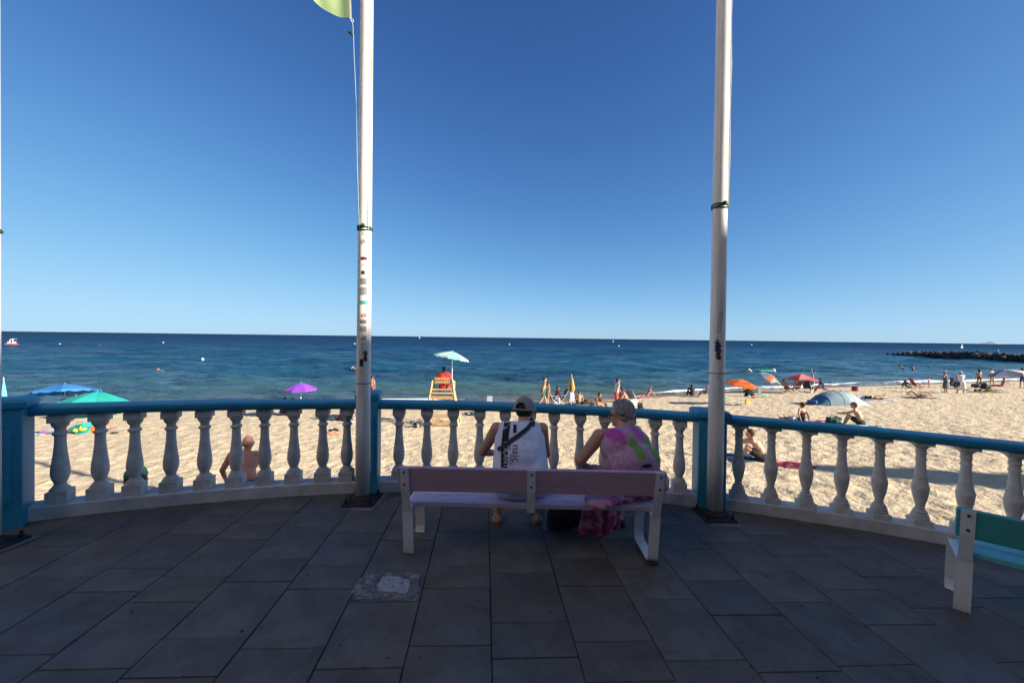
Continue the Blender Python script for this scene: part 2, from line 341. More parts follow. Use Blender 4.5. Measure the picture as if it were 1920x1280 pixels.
JN = {-3.41: [2.34, 2.59, 3.07, 3.31], -2.98: [1.97, 2.22, 2.70, 3.17], -2.55: [2.07, 2.55, 2.79, 3.26, 3.59], -2.13: [1.98, 2.45, 2.70, 3.17, 3.42], -1.70: [1.92, 2.16, 2.64, 2.89, 3.37],
      -1.26: [2.08, 2.56, 2.81, 3.28], -.825: [1.95, 2.43, 2.68, 3.16], -.39: [2.08, 2.56, 2.81, 3.29], .055: [1.99, 2.24, 2.72, 2.97], .515: [1.84, 2.09, 2.57, 2.90, 3.3],
      .97: [1.95, 2.43, 2.77, 3.18], 1.42: [1.87, 2.28, 2.62, 3.03], 1.89: [1.90, 2.39, 2.72, 3.13], 2.34: [1.76, 2.18, 2.51, 2.93, 3.26], 2.82: [1.9, 2.32, 2.65, 3.06], 3.34: [2.0, 2.41, 2.75, 3.17]}
def slab_outline(u0, u1, v0, v1):
    c = [(u0, v0), (u1, v0), (u1, v1), (u0, v1)]
    if max(math.hypot(uv(*q)[0]-CX, uv(*q)[1]-CY) for q in c) > RA+.1:
        o = []
        for i in range(4):
            a, b = c[i], c[(i+1) % 4]
            for k in range(4): o.append((a[0]+(b[0]-a[0])*k/4, a[1]+(b[1]-a[1])*k/4))
        c = o
    r = []
    for q in c:
        x, y = uv(*q); dx, dy = x-CX, y-CY; d = math.hypot(dx, dy)
        if d > RA+.1: x, y = CX+dx/d*(RA+.1), CY+dy/d*(RA+.1)
        r.append((x, y))
    return r
ns = 0
for i in range(len(COLS)-1):
    u0, u1 = COLS[i], COLS[i+1]; j = sorted(JN.get(u0, [1.9+random.uniform(0, .4)]))
    while j[-1] < 4.4: j.append(j[-1]+(.25 if len(j) % 2 else .48 if u0 < .3 else .41))
    while j[0] > 1.35: j.insert(0, j[0]-(.25 if len(j) % 2 else .48 if u0 < .3 else .36))
    for v0, v1 in zip(j, j[1:]):
        x, y = uv((u0+u1)/2, (v0+v1)/2); d = math.hypot(x-CX, y-CY)
        if d > RA+.25 or abs(x)/max(y, .1) > 1.75 or y < 1.35: continue
        g = random.uniform(.002, .0036)
        ol = slab_outline(u0+g, u1-g, v0+g, v1-g); n = len(ol)
        cx = sum(p[0] for p in ol)/n; cy = sum(p[1] for p in ol)/n; tx, ty, h = random.gauss(0, .0025), random.gauss(0, .0025), random.uniform(-.0012, .0012)
        def zz(p): return fz(p[0])+tx*(p[0]-cx)+ty*(p[1]-cy)+h
        ins = [((p[0]-cx)*(1-.012)+cx, (p[1]-cy)*(1-.012)+cy) for p in ol]
        V = [(p[0]-cx, p[1]-cy, fz(p[0])-.03-fz(cx)) for p in ol]+[(p[0]-cx, p[1]-cy, zz(p)-.004-fz(cx)) for p in ol]+[(p[0]-cx, p[1]-cy, zz(p)-fz(cx)) for p in ins]
        F = [(k, (k+1) % n, n+(k+1) % n, n+k) for k in range(n)]+[(n+k, n+(k+1) % n, 2*n+(k+1) % n, 2*n+k) for k in range(n)]+[tuple(2*n+k for k in range(n))]
        MB().add(V, F).build('slab', M['slab'], floor, (cx, cy, fz(cx))); ns += 1
print('slabs', ns)
# terrace side wall under the balustrade
rw = MB(); NT = 60
for r0, r1 in ((RA+.02, RA+.22),):
    V = []; F = []
    for k in range(NT+1):
        t = -36+72*k/NT
        for r in (r0, r1):
            x, y = arc(t, r)
            for z in (-2.2, fz(x)-.02): V.append((x, y, z))
    for k in range(NT):
        a = k*4; b = a+4
        F += [(a, b, b+1, a+1), (a+2, a+3, b+3, b+2), (a+1, b+1, b+3, a+3)]
    rw.add(V, F)
tag(rw.build('retaining_wall', M['plaster']), kind='structure')

# ------------------------------------------------------------------ balustrade
def sweep(t0, t1, prof, name, m, root, n=None):
    n = n or max(4, int(abs(t1-t0)*1.2)); V = []; F = []; k = len(prof); ox, oy, oz = root.location
    for i in range(n+1):
        t = t0+(t1-t0)*i/n
        for dr, z in prof:
            x, y = arc(t, RA+dr); V.append((x-ox, y-oy, fz(x)+z-oz))
    for i in range(n):
        for j in range(k): F.append((i*k+j, i*k+(j+1) % k, (i+1)*k+(j+1) % k, (i+1)*k+j))
    F.append(tuple(range(k))); F.append(tuple(n*k+j for j in range(k))[::-1])
    return MB().add(V, F).build(name, m, root, auto=True)
PLI = [(0, -.05), (0, .105), (.008, .113), (.172, .113), (.18, .105), (.18, -.05)]
RAIL = [(.025, .868), (.0, .882), (-.012, .905), (-.010, .935), (.006, .950), (.174, .950), (.19, .935), (.192, .905), (.18, .882), (.155, .868)]
profA = [(.0, .105), (.050, .105), (.0655, .112), (.066, .118), (.064, .128), (.052, .142), (.040, .160), (.036, .172), (.042, .19), (.052, .22), (.059, .255), (.0605, .29), (.057, .34), (.050, .40), (.043, .47), (.038, .54), (.036, .60),
         (.037, .632), (.048, .640), (.050, .650), (.047, .660), (.036, .668), (.036, .70), (.040, .708), (.047, .715), (.053, .728), (.058, .750), (.059, .76)]
def balusterA():
    b = MB(); b.box((0, 0, .055), (.138, .138, .112), ch=.004); b.lathe(profA[1:], 24); b.box((0, 0, .795), (.124, .124, .075), ch=.006)
    return b
profB = [(.064, .060), (.066, .085), (.058, .090), (.060, .110), (.050, .118), (.052, .135), (.042, .150), (.034, .160), (.036, .172), (.030, .180), (.036, .215), (.047, .26), (.056, .32), (.0605, .372), (.062, .380), (.060, .388),
         (.050, .44), (.042, .50), (.037, .56), (.034, .62), (.034, .655), (.041, .660), (.041, .670), (.034, .676), (.034, .715), (.040, .722), (.040, .732), (.036, .738), (.036, .765), (.044, .782), (.060, .798), (.066, .806)]
def balusterB():
    b = MB(); b.box((0, 0, .03), (.140, .140, .062), ch=.004); b.lathe(profB, 28); b.box((0, 0, .821), (.136, .136, .030), ch=.004)
    return b
MA = balusterA().mesh('baluster', True); MA.materials.append(M['baluster']); MA.set_sharp_from_angle(angle=rad(32))
MBB = balusterB().mesh('baluster', True); MBB.materials.append(M['baluster']); MBB.set_sharp_from_angle(angle=rad(32))
def section(t0, t1, angs, me, label):
    x, y = arc((t0+t1)/2, RA+.09); root = thing('balustrade', (x, y, fz(x)), label, 'balustrade', group='sections of the curved balustrade')
    sweep(t0, t1, PLI, 'plinth', M['plaster'], root); sweep(t0, t1, RAIL, 'handrail', M['blue'], root)
    for a in angs:
        bx, by = arc(a, RA+.09); o = bpy.data.objects.new('baluster', me); COL.objects.link(o); o.parent = root
        o.location = (bx-x, by-y, fz(bx)-fz(x)+.1125-.0); o.rotation_euler = (0, 0, -rad(a)); o.scale = (1, 1, .905)
section(-27.2, -10.7, [-25.74, -24.17, -22.71, -21.08, -19.47, -17.87, -16.36, -14.73, -13.05, -11.6], MA, 'left stretch of blue-topped baluster railing, from wide corner post to stickered flagpole')
section(-9.7, 11.3, [-8.32, -6.5, -4.75, -2.97, -1.25, .45, 2.08, 3.84, 5.48, 7.1, 8.75, 10.3], MA, 'middle stretch of white baluster railing with blue handrail, directly in front of the pink bench')
section(12.9, 30.5, [13.85, 15.67, 17.54, 19.33, 21.11, 22.91, 24.74, 26.55, 28.3], MBB, 'right stretch of railing with round bulbous balusters and blue handrail, behind the turquoise bench')
def panel(b, w, h, c, t, notch, M_):          # thin proud board with stepped corners
    w2, h2, n = w/2, h/2, notch
    cor = [(w2-2*n, h2), (w2-1.6*n, h2-.1*n), (w2-1.25*n, h2-.6*n), (w2-1.2*n, h2-1.1*n), (w2-.4*n, h2-1.4*n), (w2, h2-1.5*n)]
    o = cor+[(x, -z) for x, z in reversed(cor)]+[(-x, -z) for x, z in cor]+[(-x, z) for x, z in reversed(cor)]
    V = []
    for d in (0, t):
        k = 1 if d == 0 else .985
        V += [M_ @ Vector((x*k, -d, z*k))+Vector(c) for x, z in o]
    m_ = len(o); F = [(i, (i+1) % m_, m_+(i+1) % m_, m_+i) for i in range(m_)]+[tuple(m_+i for i in range(m_))]
    b.add(V, F)
def post(a, wd, dp, h, capw, label, off=0., caph=.085, at=None):
    x, y = at[:2] if at else arc(a, RA+.09+off); root = thing('balustrade_post', (x, y, fz(x)), label, 'post', rz=at[2] if at else -rad(a), group='blue posts of the balustrade')
    MB().box((0, 0, (h-caph)/2-.03), (wd, dp, h-caph+.06), ch=.006).build('shaft', M['blue'], root)
    b = MB(); k = capw/2; ky = k*dp/wd
    zs = [(wd/2+.004, h-caph), (k-.004, h-caph+.012), (k, h-caph+.03), (k, h-.028), (k-.022, h-.008), (k-.06, h)]
    V = []; F = []
    for q, z in zs: r = q/k; V += [(-q, -ky*r, z), (q, -ky*r, z), (q, ky*r, z), (-q, ky*r, z)]
    for i in range(len(zs)-1):
        for j in range(4): F.append((i*4+j, i*4+(j+1) % 4, i*4+4+(j+1) % 4, i*4+4+j))
    F += [(3, 2, 1, 0), tuple(len(V)-4+j for j in range(4))]
    b.add(V, F).build('post_cap', M['blue'], root)
    b = MB(); panel(b, wd*.68, (h-caph)*.70, (0, -dp/2-.0005, (h-caph)*.52), .009, .032, Matrix.Identity(3)); b.build('panel', M['blue'], root)
post(-28.35, .37, .26, 1.03, .425, 'wide blue corner post with recessed panel, at the left edge of the terrace', at=(-4.150, 3.075, rad(36.9)))
post(-10.25, .215, .24, 1.055, .235, 'slim blue post half hidden behind the sticker covered flagpole')
post(12.1, .265, .26, 1.01, .335, 'blue post with flared cap right behind the right flagpole')

# ------------------------------------------------------------------ flagpoles
def pole_decals(root, items, rfun):
    for it in items: it(root, rfun)
def sticker(ang, z, w_, h_, col, name='sticker'):
    def f(root, rf):
        b = MB(); n = 6
        r = rf(z)+.0022
        b.grid(lambda u, v: (r*math.sin(rad(ang)+(u-.5)*w_/r), -r*math.cos(rad(ang)+(u-.5)*w_/r), z+(v-.5)*h_), n, 1)
        b.build(name, cm(col, .5, var=.25, scale=60), root)
    return f
def text_mesh(s, size, name='lettering'):
    c = bpy.data.curves.new('txt', 'FONT'); c.body = s; c.size = size; c.resolution_u = 3; c.align_x = 'CENTER'; c.align_y = 'CENTER'
    o = bpy.data.objects.new('txt', c); COL.objects.link(o); dg = bpy.context.evaluated_depsgraph_get()
    me = bpy.data.meshes.new_from_object(o.evaluated_get(dg)); bpy.data.objects.remove(o); bpy.data.curves.remove(c)
    bm = bmesh.new(); bm.from_mesh(me); bmesh.ops.triangulate(bm, faces=bm.faces[:])
    bmesh.ops.subdivide_edges(bm, edges=[e for e in bm.edges if e.calc_length() > size*.25], cuts=2)
    v = [(q.co.x, q.co.y) for q in bm.verts]; f = [[q.index for q in g.verts] for g in bm.faces]; bm.free(); bpy.data.meshes.remove(me)
    return v, f
def pole_text(s, ang, z, size, col, rot=0, sx=1.):
    def f(root, rf):
        v, fc = text_mesh(s, size); r = rf(z)+.0040; c_, s_ = math.cos(rad(rot)), math.sin(rad(rot)); V = []
        for x, y in v:
            x *= sx; x, y = x*c_-y*s_, x*s_+y*c_; a = rad(ang)+x/r; V.append((r*math.sin(a), -r*math.cos(a), z+y))
        MB().add(V, fc).build('lettering', cm(col, .6), root)
    return f
def scrawl(ang, z, w_, h_, col, n=14, seed=1, rr=.0018):
    def f(root, rf):
        rnd = random.Random(seed); b = MB(); r = rf(z)+.0015
        for k in range(3):
            P = []; x0 = rnd.uniform(-.4, .4)
            for i in range(n):
                x = max(-.5, min(.5, x0+rnd.uniform(-.35, .35))); zq = ((i+.5)/n-.5)*h_*rnd.uniform(.8, 1.1); a = rad(ang)+x*w_/r
                P.append((r*math.sin(a), -r*math.cos(a), z+zq))
            b.tube(P, rr, 5)
        b.build('graffiti', cm(col, .6), root)
    return f
def flagpole(x, y, h, r0, r1, label, tieh, items=(), joints=()):
    root = thing('flagpole', (x, y, fz(x)), label, 'flagpole', group='white flagpoles along the balustrade')
    b = MB(); n = 14
    rf = lambda z: r0+(r1-r0)*min(1, max(0, z/h))
    zs = [0.05+(h-.05)*i/n for i in range(n+1)]; b.lathe([(rf(z), z) for z in zs], 32); b.build('pole', M['pole'], root, smooth=True)
    b = MB(); b.box((0, 0, .012), (.30, .30, .022), ch=.003); b.lathe([(r0+.035, .023), (r0+.03, .045), (r0+.006, .06), (r0+.004, .075)], 24); b.build('base_plate', M['iron'], root)
    for sx in (-1, 1):
        for sy in (-1, 1):
            MB().lathe([(.017, .023), (.017, .045), (.010, .046), (.010, .07), (.006, .072)], 6, (sx*.115, sy*.115, 0)).build('bolt', M['bolt'], root)
    pad = MB(); pad.add([(-.21, -.2, .0035), (.17, -.22, .0035), (.21, .17, .0035), (-.2, .2, .0035)], [(0, 1, 2, 3)]); pad.build('cement_pad', M['concrete'], root)
    for z in joints: MB().lathe([(rf(z)+.0012, z-.004), (rf(z)+.002, z), (rf(z)+.0012, z+.004)], 28).build('joint_ring', M['iron'], root)
    gm = cm((.035, .085, .05), .8)
    b = MB()
    for k in range(3):
        b.tube([((rf(tieh)+.006)*math.cos(t), (rf(tieh)+.006)*math.sin(t), tieh+.008*k+.012*math.sin(t+k*2)) for t in [2*math.pi*i/20 for i in range(21)]], .0065, 6)
    b.ell((.01, -rf(tieh)-.01, tieh+.03), (.02, .014, .018)); b.build('rope_tie', gm, root)
    b = MB()        # halyards running up the pole
    for a, q in ((60, .004), (72, .004), (48, .012)):
        P = []
        for i in range(30):
            z = tieh+(h-tieh)*i/29; r = rf(z)+q+.004*math.sin(i*1.7+a); aa = rad(a+4*math.sin(i*.8+a)); P.append((r*math.sin(aa), -r*math.cos(aa), z))
        b.tube(P, .0035, 5)
    b.build('halyard', cm((.55, .54, .5), .8), root)
    for it in items: it(root, rf)
    return root, rf
Hh = 9.5
def zpx(py, hor, Yd, X): return EYE-(py-hor)/FOC*Yd-fz(X)
PX, PY = -1.463, 3.80; zl = lambda py: zpx(py, 629.5, PY, PX)
A0 = 20
items = [sticker(18, zl(487), .058, .028, (.10, .015, .03)), pole_text('USOS', 20, zl(499), .024, (.25, .25, .25)),
         sticker(10, zl(513), .032, .034, (.03, .035, .03)), sticker(48, zl(513), .03, .03, (.32, .33, .30)), sticker(18, zl(529), .060, .06, (.20, .22, .22)),
         sticker(18, zl(547), .068, .075, (.22, .23, .25)), pole_text('EIVO', 20, zl(558), .030, (.85, .85, .85)), sticker(18, zl(568), .082, .034, (.05, .33, .30)),
         pole_text('XK', 22, zl(592), .052, (.62, .03, .05), 8), sticker(14, zl(603), .062, .030, (.035, .035, .035)), pole_text('MINDE', 14, zl(603), .018, (.7, .7, .7)),
         sticker(14, zl(617), .06, .05, (.28, .27, .25)), pole_text('LE', 24, zl(632), .045, (.02, .02, .025)), sticker(14, zl(636), .062, .006, (.02, .02, .025), 'underline'),
         pole_text('sv', 12, zl(644), .03, (.06, .06, .07)), pole_text('E', 14, zl(652), .025, (.12, .14, .4)),
         scrawl(32, zl(667), .03, .11, (.012, .012, .016), 16, 5, .006), sticker(2, zl(679), .036, .07, (.035, .03, .018)), pole_text('x', 10, zl(695), .03, (.03, .03, .04)),
         pole_text('O', 22, zl(441), .055, (.5, .5, .48)), pole_text('Jll', 10, zl(456), .055, (.35, .33, .25), 12)]
poleL, rfL = flagpole(PX, PY, Hh, .070, .050, 'white flagpole plastered with stickers, holding the pale green flag', zl(432), items, (zl(718),))
PX2, PY2 = 2.01, 3.76; zr = lambda py: zpx(py, 638, PY2, PX2)
items = [pole_text('come', -18, zr(604), .080, (.33, .34, .42), 84, 1.2), scrawl(-22, zr(650), .07, .09, (.02, .03, .10), 18, 8, .007), scrawl(-25, zr(664), .06, .10, (.03, .035, .06), 16, 9, .005),
         scrawl(-30, zr(640), .03, .04, (.05, .07, .30), 8, 3, .004), pole_text('v', -20, zr(707), .05, (.06, .06, .10), 180), pole_text('r', -16, zr(728), .04, (.15, .15, .2))]
poleR, rfR = flagpole(PX2, PY2, Hh, .073, .055, 'white flagpole with blue scribbled graffiti, in front of the flared blue post', zr(391), items, (zr(699),))
flagpole(-3.815, 2.787, Hh, .072, .055, 'white flagpole cut off by the left edge of the photo beside the corner post', 2.3)

# flag and its rope
M['flag'] = mat('flag_cloth', (.50, .66, .30), .8, .06, 5, trans=.45)
FX, FY = PX-.13, PY-.03
fz0 = EYE+(629-40)/FOC*FY
froot = thing('flag', (FX, FY, fz0), 'pale green flag hanging from the sticker covered flagpole at the top edge', 'flag')
def flagf(u, v):                     # u away from the hoist, v up
    x = -.02-.62*u-.05*v; z = .015+1.15*(.62*u)**2*(1-.6*v)+1.05*v+.02*math.sin(u*9)*u
    y = .07*math.sin(u*8+v*3)*u**.6+.03*math.sin(u*17-v*5)*u; return (x, y, z)
MB().grid(flagf, 30, 26).build('flag_cloth', M['flag'], froot, smooth=True)
b = MB(); b.grid(lambda u, v: (-.028+.022*u-.05*v, .002, .0+1.1*v), 2, 8).build('hoist_band', cm((.8, .8, .78), .7, trans=.3), froot)
b = MB(); b.tube([(.0+.011*math.cos(t), 0, -.02+.014*math.sin(t)) for t in [2*math.pi*i/10 for i in range(11)]], .0045, 6).build('ring', cm((.6, .6, .6), .3), froot)
b = MB(); b.ell((.0, 0, -.14), (.016, .016, .028)); b.ell((-.022, 0, -.13), (.018, .014, .016)); b.build('clip', cm((.02, .06, .07), .6), froot)
b = MB(); zt = zl(432)-(fz0-fz(PX)); b.tube([(.0, 0, -.03), (.008, 0, -.09), (.012, 0, -.14), (.02, .0, -.35), (.048, .0, -.85), (.068, -.02, -1.4), (.10, -.035, zt)], .0042, 6).build('rope', cm((.25, .38, .45), .8), froot)

# ------------------------------------------------------------------ benches
def bench(loc, rz, L, cplank, cseat, label, straps):
    root = thing('bench', loc, label, 'bench', rz=rz, group='painted promenade benches')      # local +Y = towards the sea, origin under the rear feet
    W = M['white_metal']
    back = MB().box((0, -.105, .635), (L, .034, .185), Matrix.Rotation(rad(9), 3, 'X'), ch=.004).build('backrest', cplank, root)
    for y, wd in ((.045, .15), (.205, .15)):
        MB().box((0, y, .415), (L-.10, wd, .036), ch=.004).build('seat_plank', cseat, root)
    for i, x in enumerate(straps):
        mid = (i == 1 and len(straps) == 3)
        # rear strap from the top of the backrest to below the seat
        b = MB(); w2 = .031; th = .007
        def strip(P, off=(0, -1)):
            V = []; F = []
            for k, (y, z) in enumerate(P):
                y0, z0 = P[max(k-1, 0)]; y1, z1 = P[min(k+1, len(P)-1)]; d = Vector((0, y1-y0, z1-z0)).normalized(); n_ = Vector((0, -d.z, d.y))
                for sx in (-1, 1):
                    for q in (0, th): V.append((x+sx*w2, y+n_.y*q, z+n_.z*q))
            for k in range(len(P)-1):
                a = k*4; c = a+4; F += [(a, a+2, c+2, c), (a+1, c+1, c+3, a+3), (a, c, c+1, a+1), (a+2, a+3, c+3, c+2)]
            F += [(0, 1, 3, 2), (len(V)-4, len(V)-2, len(V)-1, len(V)-3)]; b.add(V, F)
        strip([(-.145, .725), (-.118, .56), (-.085, .46), (-.060, .38)]); b.build('back_strap', W, root)
        for z, yy in ((.695, -.152), (.600, -.136)):
            MB().ell((x, yy+.000, z), (.009, .005, .009), n=8, m=6).build('bolt', M['bolt'], root)
        if mid: 
            MB().box((x, .12, .389), (.06, .36, .014)).build('seat_bearer', W, root); continue
        b = MB(); w2 = .038; th = .009
        P = [(-.052, .388), (-.030, .20), (-.012, .06), (-.006, .03), (.004, .012), (.02, .006), (.10, .004), (.28, .004), (.315, .008), (.335, .03), (.345, .07), (.325, .20), (.30, .33), (.285, .375), (.26, .39), (-.05, .393)]
        strip(P); b.build('leg', W, root)
        MB().box((x, -.004, .002), (.07, .06, .008)).build('rubber_foot', M['iron'], root)
        MB().ell((x, .02, .014), (.008, .008, .005), n=8, m=6).build('bolt', M['bolt'], root)
    return root
def worn(name, col, under=(.10, .07, .06)):
    m = mat(name, col, .45, .16, 6, .45, 50, stretch=(1, 12, 6)); t = m.node_tree; N = t.nodes; L = t.links; b = N['Principled BSDF']
    src = b.inputs['Base Color'].links[0].from_socket; tc = N.new('ShaderNodeTexCoord'); mp = N.new('ShaderNodeMapping'); mp.inputs['Scale'].default_value = (2.2, 16, 16)
    L.new(tc.outputs['Object'], mp.inputs[0]); n = N.new('ShaderNodeTexNoise'); n.inputs['Scale'].default_value = 1.6; n.inputs['Detail'].default_value = 7; L.new(mp.outputs[0], n.inputs['Vector'])
    r = N.new('ShaderNodeValToRGB'); r.color_ramp.elements[0].position = .625; r.color_ramp.elements[1].position = .64; L.new(n.outputs['Fac'], r.inputs[0])
    mx = N.new('ShaderNodeMixRGB'); L.new(r.outputs[0], mx.inputs[0]); L.new(src, mx.inputs[1]); mx.inputs[2].default_value = (*under, 1); L.new(mx.outputs[0], b.inputs['Base Color'])
    return m
pinkm = mat('pink_paint', (.52, .355, .47), .5, .16, 6, .45, 50, stretch=(1, 12, 6)); pinks = worn('worn_pink_paint', (.62, .50, .66))
teal = mat('turquoise_paint', (.06, .36, .36), .5, .18, 6, .45, 50, stretch=(1, 12, 6)); teals = worn('worn_turquoise_paint', (.12, .50, .54))
bx, by = .156, 2.905
bench((bx, by, fz(bx)), rad(-1.2), 1.945, pinkm, pinks, 'pink wooden bench on white metal legs that a man and a woman sit on', (-.925, 0.0, .925))
BM = Matrix.Rotation(rad(-12.5), 4, 'Z')
bench((2.965+.895*math.cos(rad(-42)), 2.50+.895*math.sin(rad(-42)), fz(3.7)), rad(-42), 1.885, teal, teals, 'turquoise wooden bench cut off by the right edge of the photo', (-.895, 0, .895))

# cement smear
def blob(name, cx, cy, rx, ry, z, m, seed, root=None, n=46):
    rnd = random.Random(seed); ph = [rnd.uniform(0, 6.28) for _ in range(6)]; V = [(cx, cy, fz(cx)+z)]
    for k in range(n):
        t = 2*math.pi*k/n; r = 1+sum(.11/(j+1)*math.sin((j+2)*t+ph[j]) for j in range(6))
        x = cx+rx*r*max(-.86, min(.86, math.cos(t)*1.15)); y = cy+ry*r*max(-.86, min(.86, math.sin(t)*1.15)); V.append((x, y, fz(x)+z))
    return MB().add(V, [(0, 1+k, 1+(k+1) % n) for k in range(n)]).build(name, m, root)
def patchy(m, sc, lo, hi):
    t = m.node_tree; N = t.nodes; L = t.links; tc = N.new('ShaderNodeTexCoord'); n = N.new('ShaderNodeTexNoise'); n.inputs['Scale'].default_value = sc; n.inputs['Detail'].default_value = 8; n.inputs['Roughness'].default_value = .7; L.new(tc.outputs['Object'], n.inputs['Vector'])
    r = N.new('ShaderNodeMapRange'); r.inputs[1].default_value = lo; r.inputs[2].default_value = hi; L.new(n.outputs['Fac'], r.inputs[0]); tr = N.new('ShaderNodeBsdfTransparent'); mx = N.new('ShaderNodeMixShader'); L.new(r.outputs[0], mx.inputs[0]); L.new(tr.outputs[0], mx.inputs[1]); L.new(N['Principled BSDF'].outputs[0], mx.inputs[2]); L.new(mx.outputs[0], N['Material Output'].inputs[0]); return m
r_ = thing('cement_smear', (0, 0, 0), 'pale patch of dried cement smeared on the slabs in front of the bench', 'cement patch')
blob('thin_smear', -.80, 2.53, .22, .175, .0045, patchy(mat('cement_thin', (.25, .245, .24), .9, .5, 30, .4, 60, dark=(.14, .13, .125)), 14, .36, .56), 3, r_)
blob('thick_smear', -.765, 2.54, .115, .09, .0085, patchy(mat('cement_thick', (.40, .40, .42), .85, .35, 30, .6, 50, dark=(.26, .26, .27)), 20, .30, .42), 9, r_, 60)
# chewing gum spots and pebbles on the paving
b = MB(); rnd = random.Random(5)
for k in range(60):
    u = rnd.uniform(-1.2, 1.2); yv = rnd.uniform(1.7, 3.6); x = u*yv; r = rnd.uniform(.004, .011); b.ell((x, yv, fz(x)+.0005), (r, r*rnd.uniform(.6, 1), .0022), n=8, m=4)
tag(b.build('gum_spots', cm((.022, .022, .024), .8)), 'dark chewing gum spots and specks dotted over the paving', 'litter', kind='stuff')

# ------------------------------------------------------------------ people
def seg(d, p): return Vector((0, math.sin(rad(p)), -math.cos(rad(p))))*d
def skeleton(H, p):
    k = H/1.75; J = {}
    def rotx(v, a): c, s = math.cos(rad(a)), math.sin(rad(a)); return Vector((v.x, v.y*c+v.z*s, -v.y*s+v.z*c))
    wd = p.get('wide', 1.); lean = p.get('lean', 0); curl = p.get('curl', 8)
    pel = Vector((0, 0, p.get('pz', .95*H/1.75))); up = rotx(Vector((0, 0, 1)), lean); up2 = rotx(Vector((0, 0, 1)), lean+curl)
    tw = Matrix.Rotation(rad(p.get('twist', 0)), 3, 'Z')
    J['pel'] = pel; J['waist'] = pel+up*.17*k; J['chest'] = J['waist']+up2*.20*k; J['neck'] = J['chest']+up2*.145*k
    J['up'] = up; J['up2'] = up2; J['tw'] = tw
    hp = p.get('hp', 0); hu = rotx(Vector((0, 0, 1)), p.get('neckp', (lean+curl)*.6)); J['hc'] = J['neck']+hu*.138*k+Vector((0, .02*k, 0))
    J['hc'] += Vector((p.get('hx', 0), 0, 0)); J['neck'] += Vector((p.get('hx', 0)*.6, 0, 0)); J['HM'] = (Matrix.Rotation(rad(p.get('hy', 0)), 3, 'Z') @ Matrix.Rotation(rad(-hp), 3, 'X'))
    for i, s in enumerate((-1, 1)):
        sh = J['chest']+up2*.105*k+tw @ Vector((s*.178*k*wd, 0, 0)); a = p.get('arms', [(5, 8, 10, 0)]*2)[i]
        q = rad(a[0]); ab = rad(a[1]); d = Vector((s*math.sin(ab), math.cos(ab)*math.sin(q), -math.cos(ab)*math.cos(q)))
        el = sh+tw @ d*.285*k; q2 = rad(a[0]+a[2]); ab2 = rad(a[3]); d2 = Vector((-s*math.sin(ab2), math.cos(ab2)*math.sin(q2), -math.cos(ab2)*math.cos(q2)))
        wr = el+tw @ d2*.25*k; J['sh', i] = sh; J['el', i] = el; J['wr', i] = wr; J['hd', i] = (tw @ d2).normalized()
        hp_ = pel+Vector((s*.092*k*wd, 0, -.02*k)); l = p.get('legs', [(0, 3, 0)]*2)[i]; q = rad(l[0]); ab = rad(l[1])
        d = Vector((s*math.sin(ab), math.cos(ab)*math.sin(q), -math.cos(ab)*math.cos(q))); kn = hp_+d*.43*k
        q2 = rad(l[0]-l[2]); ab3 = ab*(l[3] if len(l) > 3 else .3); d2 = Vector((s*math.sin(ab3), math.cos(ab3)*math.sin(q2), -math.cos(ab3)*math.cos(q2))); an = kn+d2*.42*k
        J['hip', i] = hp_; J['kn', i] = kn; J['an', i] = an; tp = p.get('toe', None)
        fd = Vector((s*.2, 1, -.25)) if tp is None else Vector((s*.15, math.cos(rad(tp)), math.sin(rad(tp))))
        J['toe', i] = an+fd.normalized()*.17*k
        J['heel', i] = an-fd.normalized()*.045*k+(Vector((0, 0, -.045*k)) if tp is None else Vector((0, 0, 0)))
    return J, k
def basis(up, tw=None, fwd=Vector((0, 1, 0))):
    u = up.normalized(); r = (tw @ Vector((1, 0, 0)) if tw else Vector((1, 0, 0))); f = u.cross(r).normalized(); r = f.cross(u)
    return Matrix((r, f, u)).transposed()
def torso(b, J, k, wd, fat, o=0., parts=('pel', 'belly', 'chest')):
    B1 = basis(J['up'], J['tw']); B2 = basis(J['up2'], J['tw'])
    if 'pel' in parts: b.ell(J['pel']+J['up']*.0, ((.165*wd*fat)*k+o, (.12*fat)*k+o, .13*k+o), B1)
    if 'pel' in parts and wd > 0: b.ell(J['pel']+B1 @ Vector((0, -.035*k, -.02*k)), (.145*wd*fat*k+o, .095*fat*k+o, .10*k+o), B1)
    if 'belly' in parts: b.ell(J['waist']+B1 @ Vector((0, .012*k*fat**3, .01*k)), (.142*wd*fat*k+o, .105*fat*fat*k+o, .155*k+o), B1)
    if 'chest' in parts:
        b.ell(J['chest']+B2 @ Vector((0, 0, -.02*k)), (.165*wd*fat**.5*k+o, .112*fat**.6*k+o, .16*k+o), B2)
        b.cap(J['sh', 0]+Vector((.025*k, 0, 0)), J['sh', 1]-Vector((.025*k, 0, 0)), .055*k+o, .055*k+o)
        b.cap(J['neck']-J['up2']*.04*k+Vector((-.07*k, -.01*k, -.01*k)), J['neck']-J['up2']*.04*k+Vector((.07*k, -.01*k, -.01*k)), .045*k+o, .045*k+o)
def limbs_leg(b, J, k, fat, t=1., o=0., i=None, shin=0.):
    for q in (0, 1):
        a, c, e = J['hip', q], J['kn', q], J['an', q]; m = a.lerp(c, t); b.cap(a, m, .083*k*fat+o, (.083+(.055-.083)*t)*k*fat**.5+o)
        if shin: b.cap(c, c.lerp(e, shin), .055*k*fat**.5+o, .05*k+o)
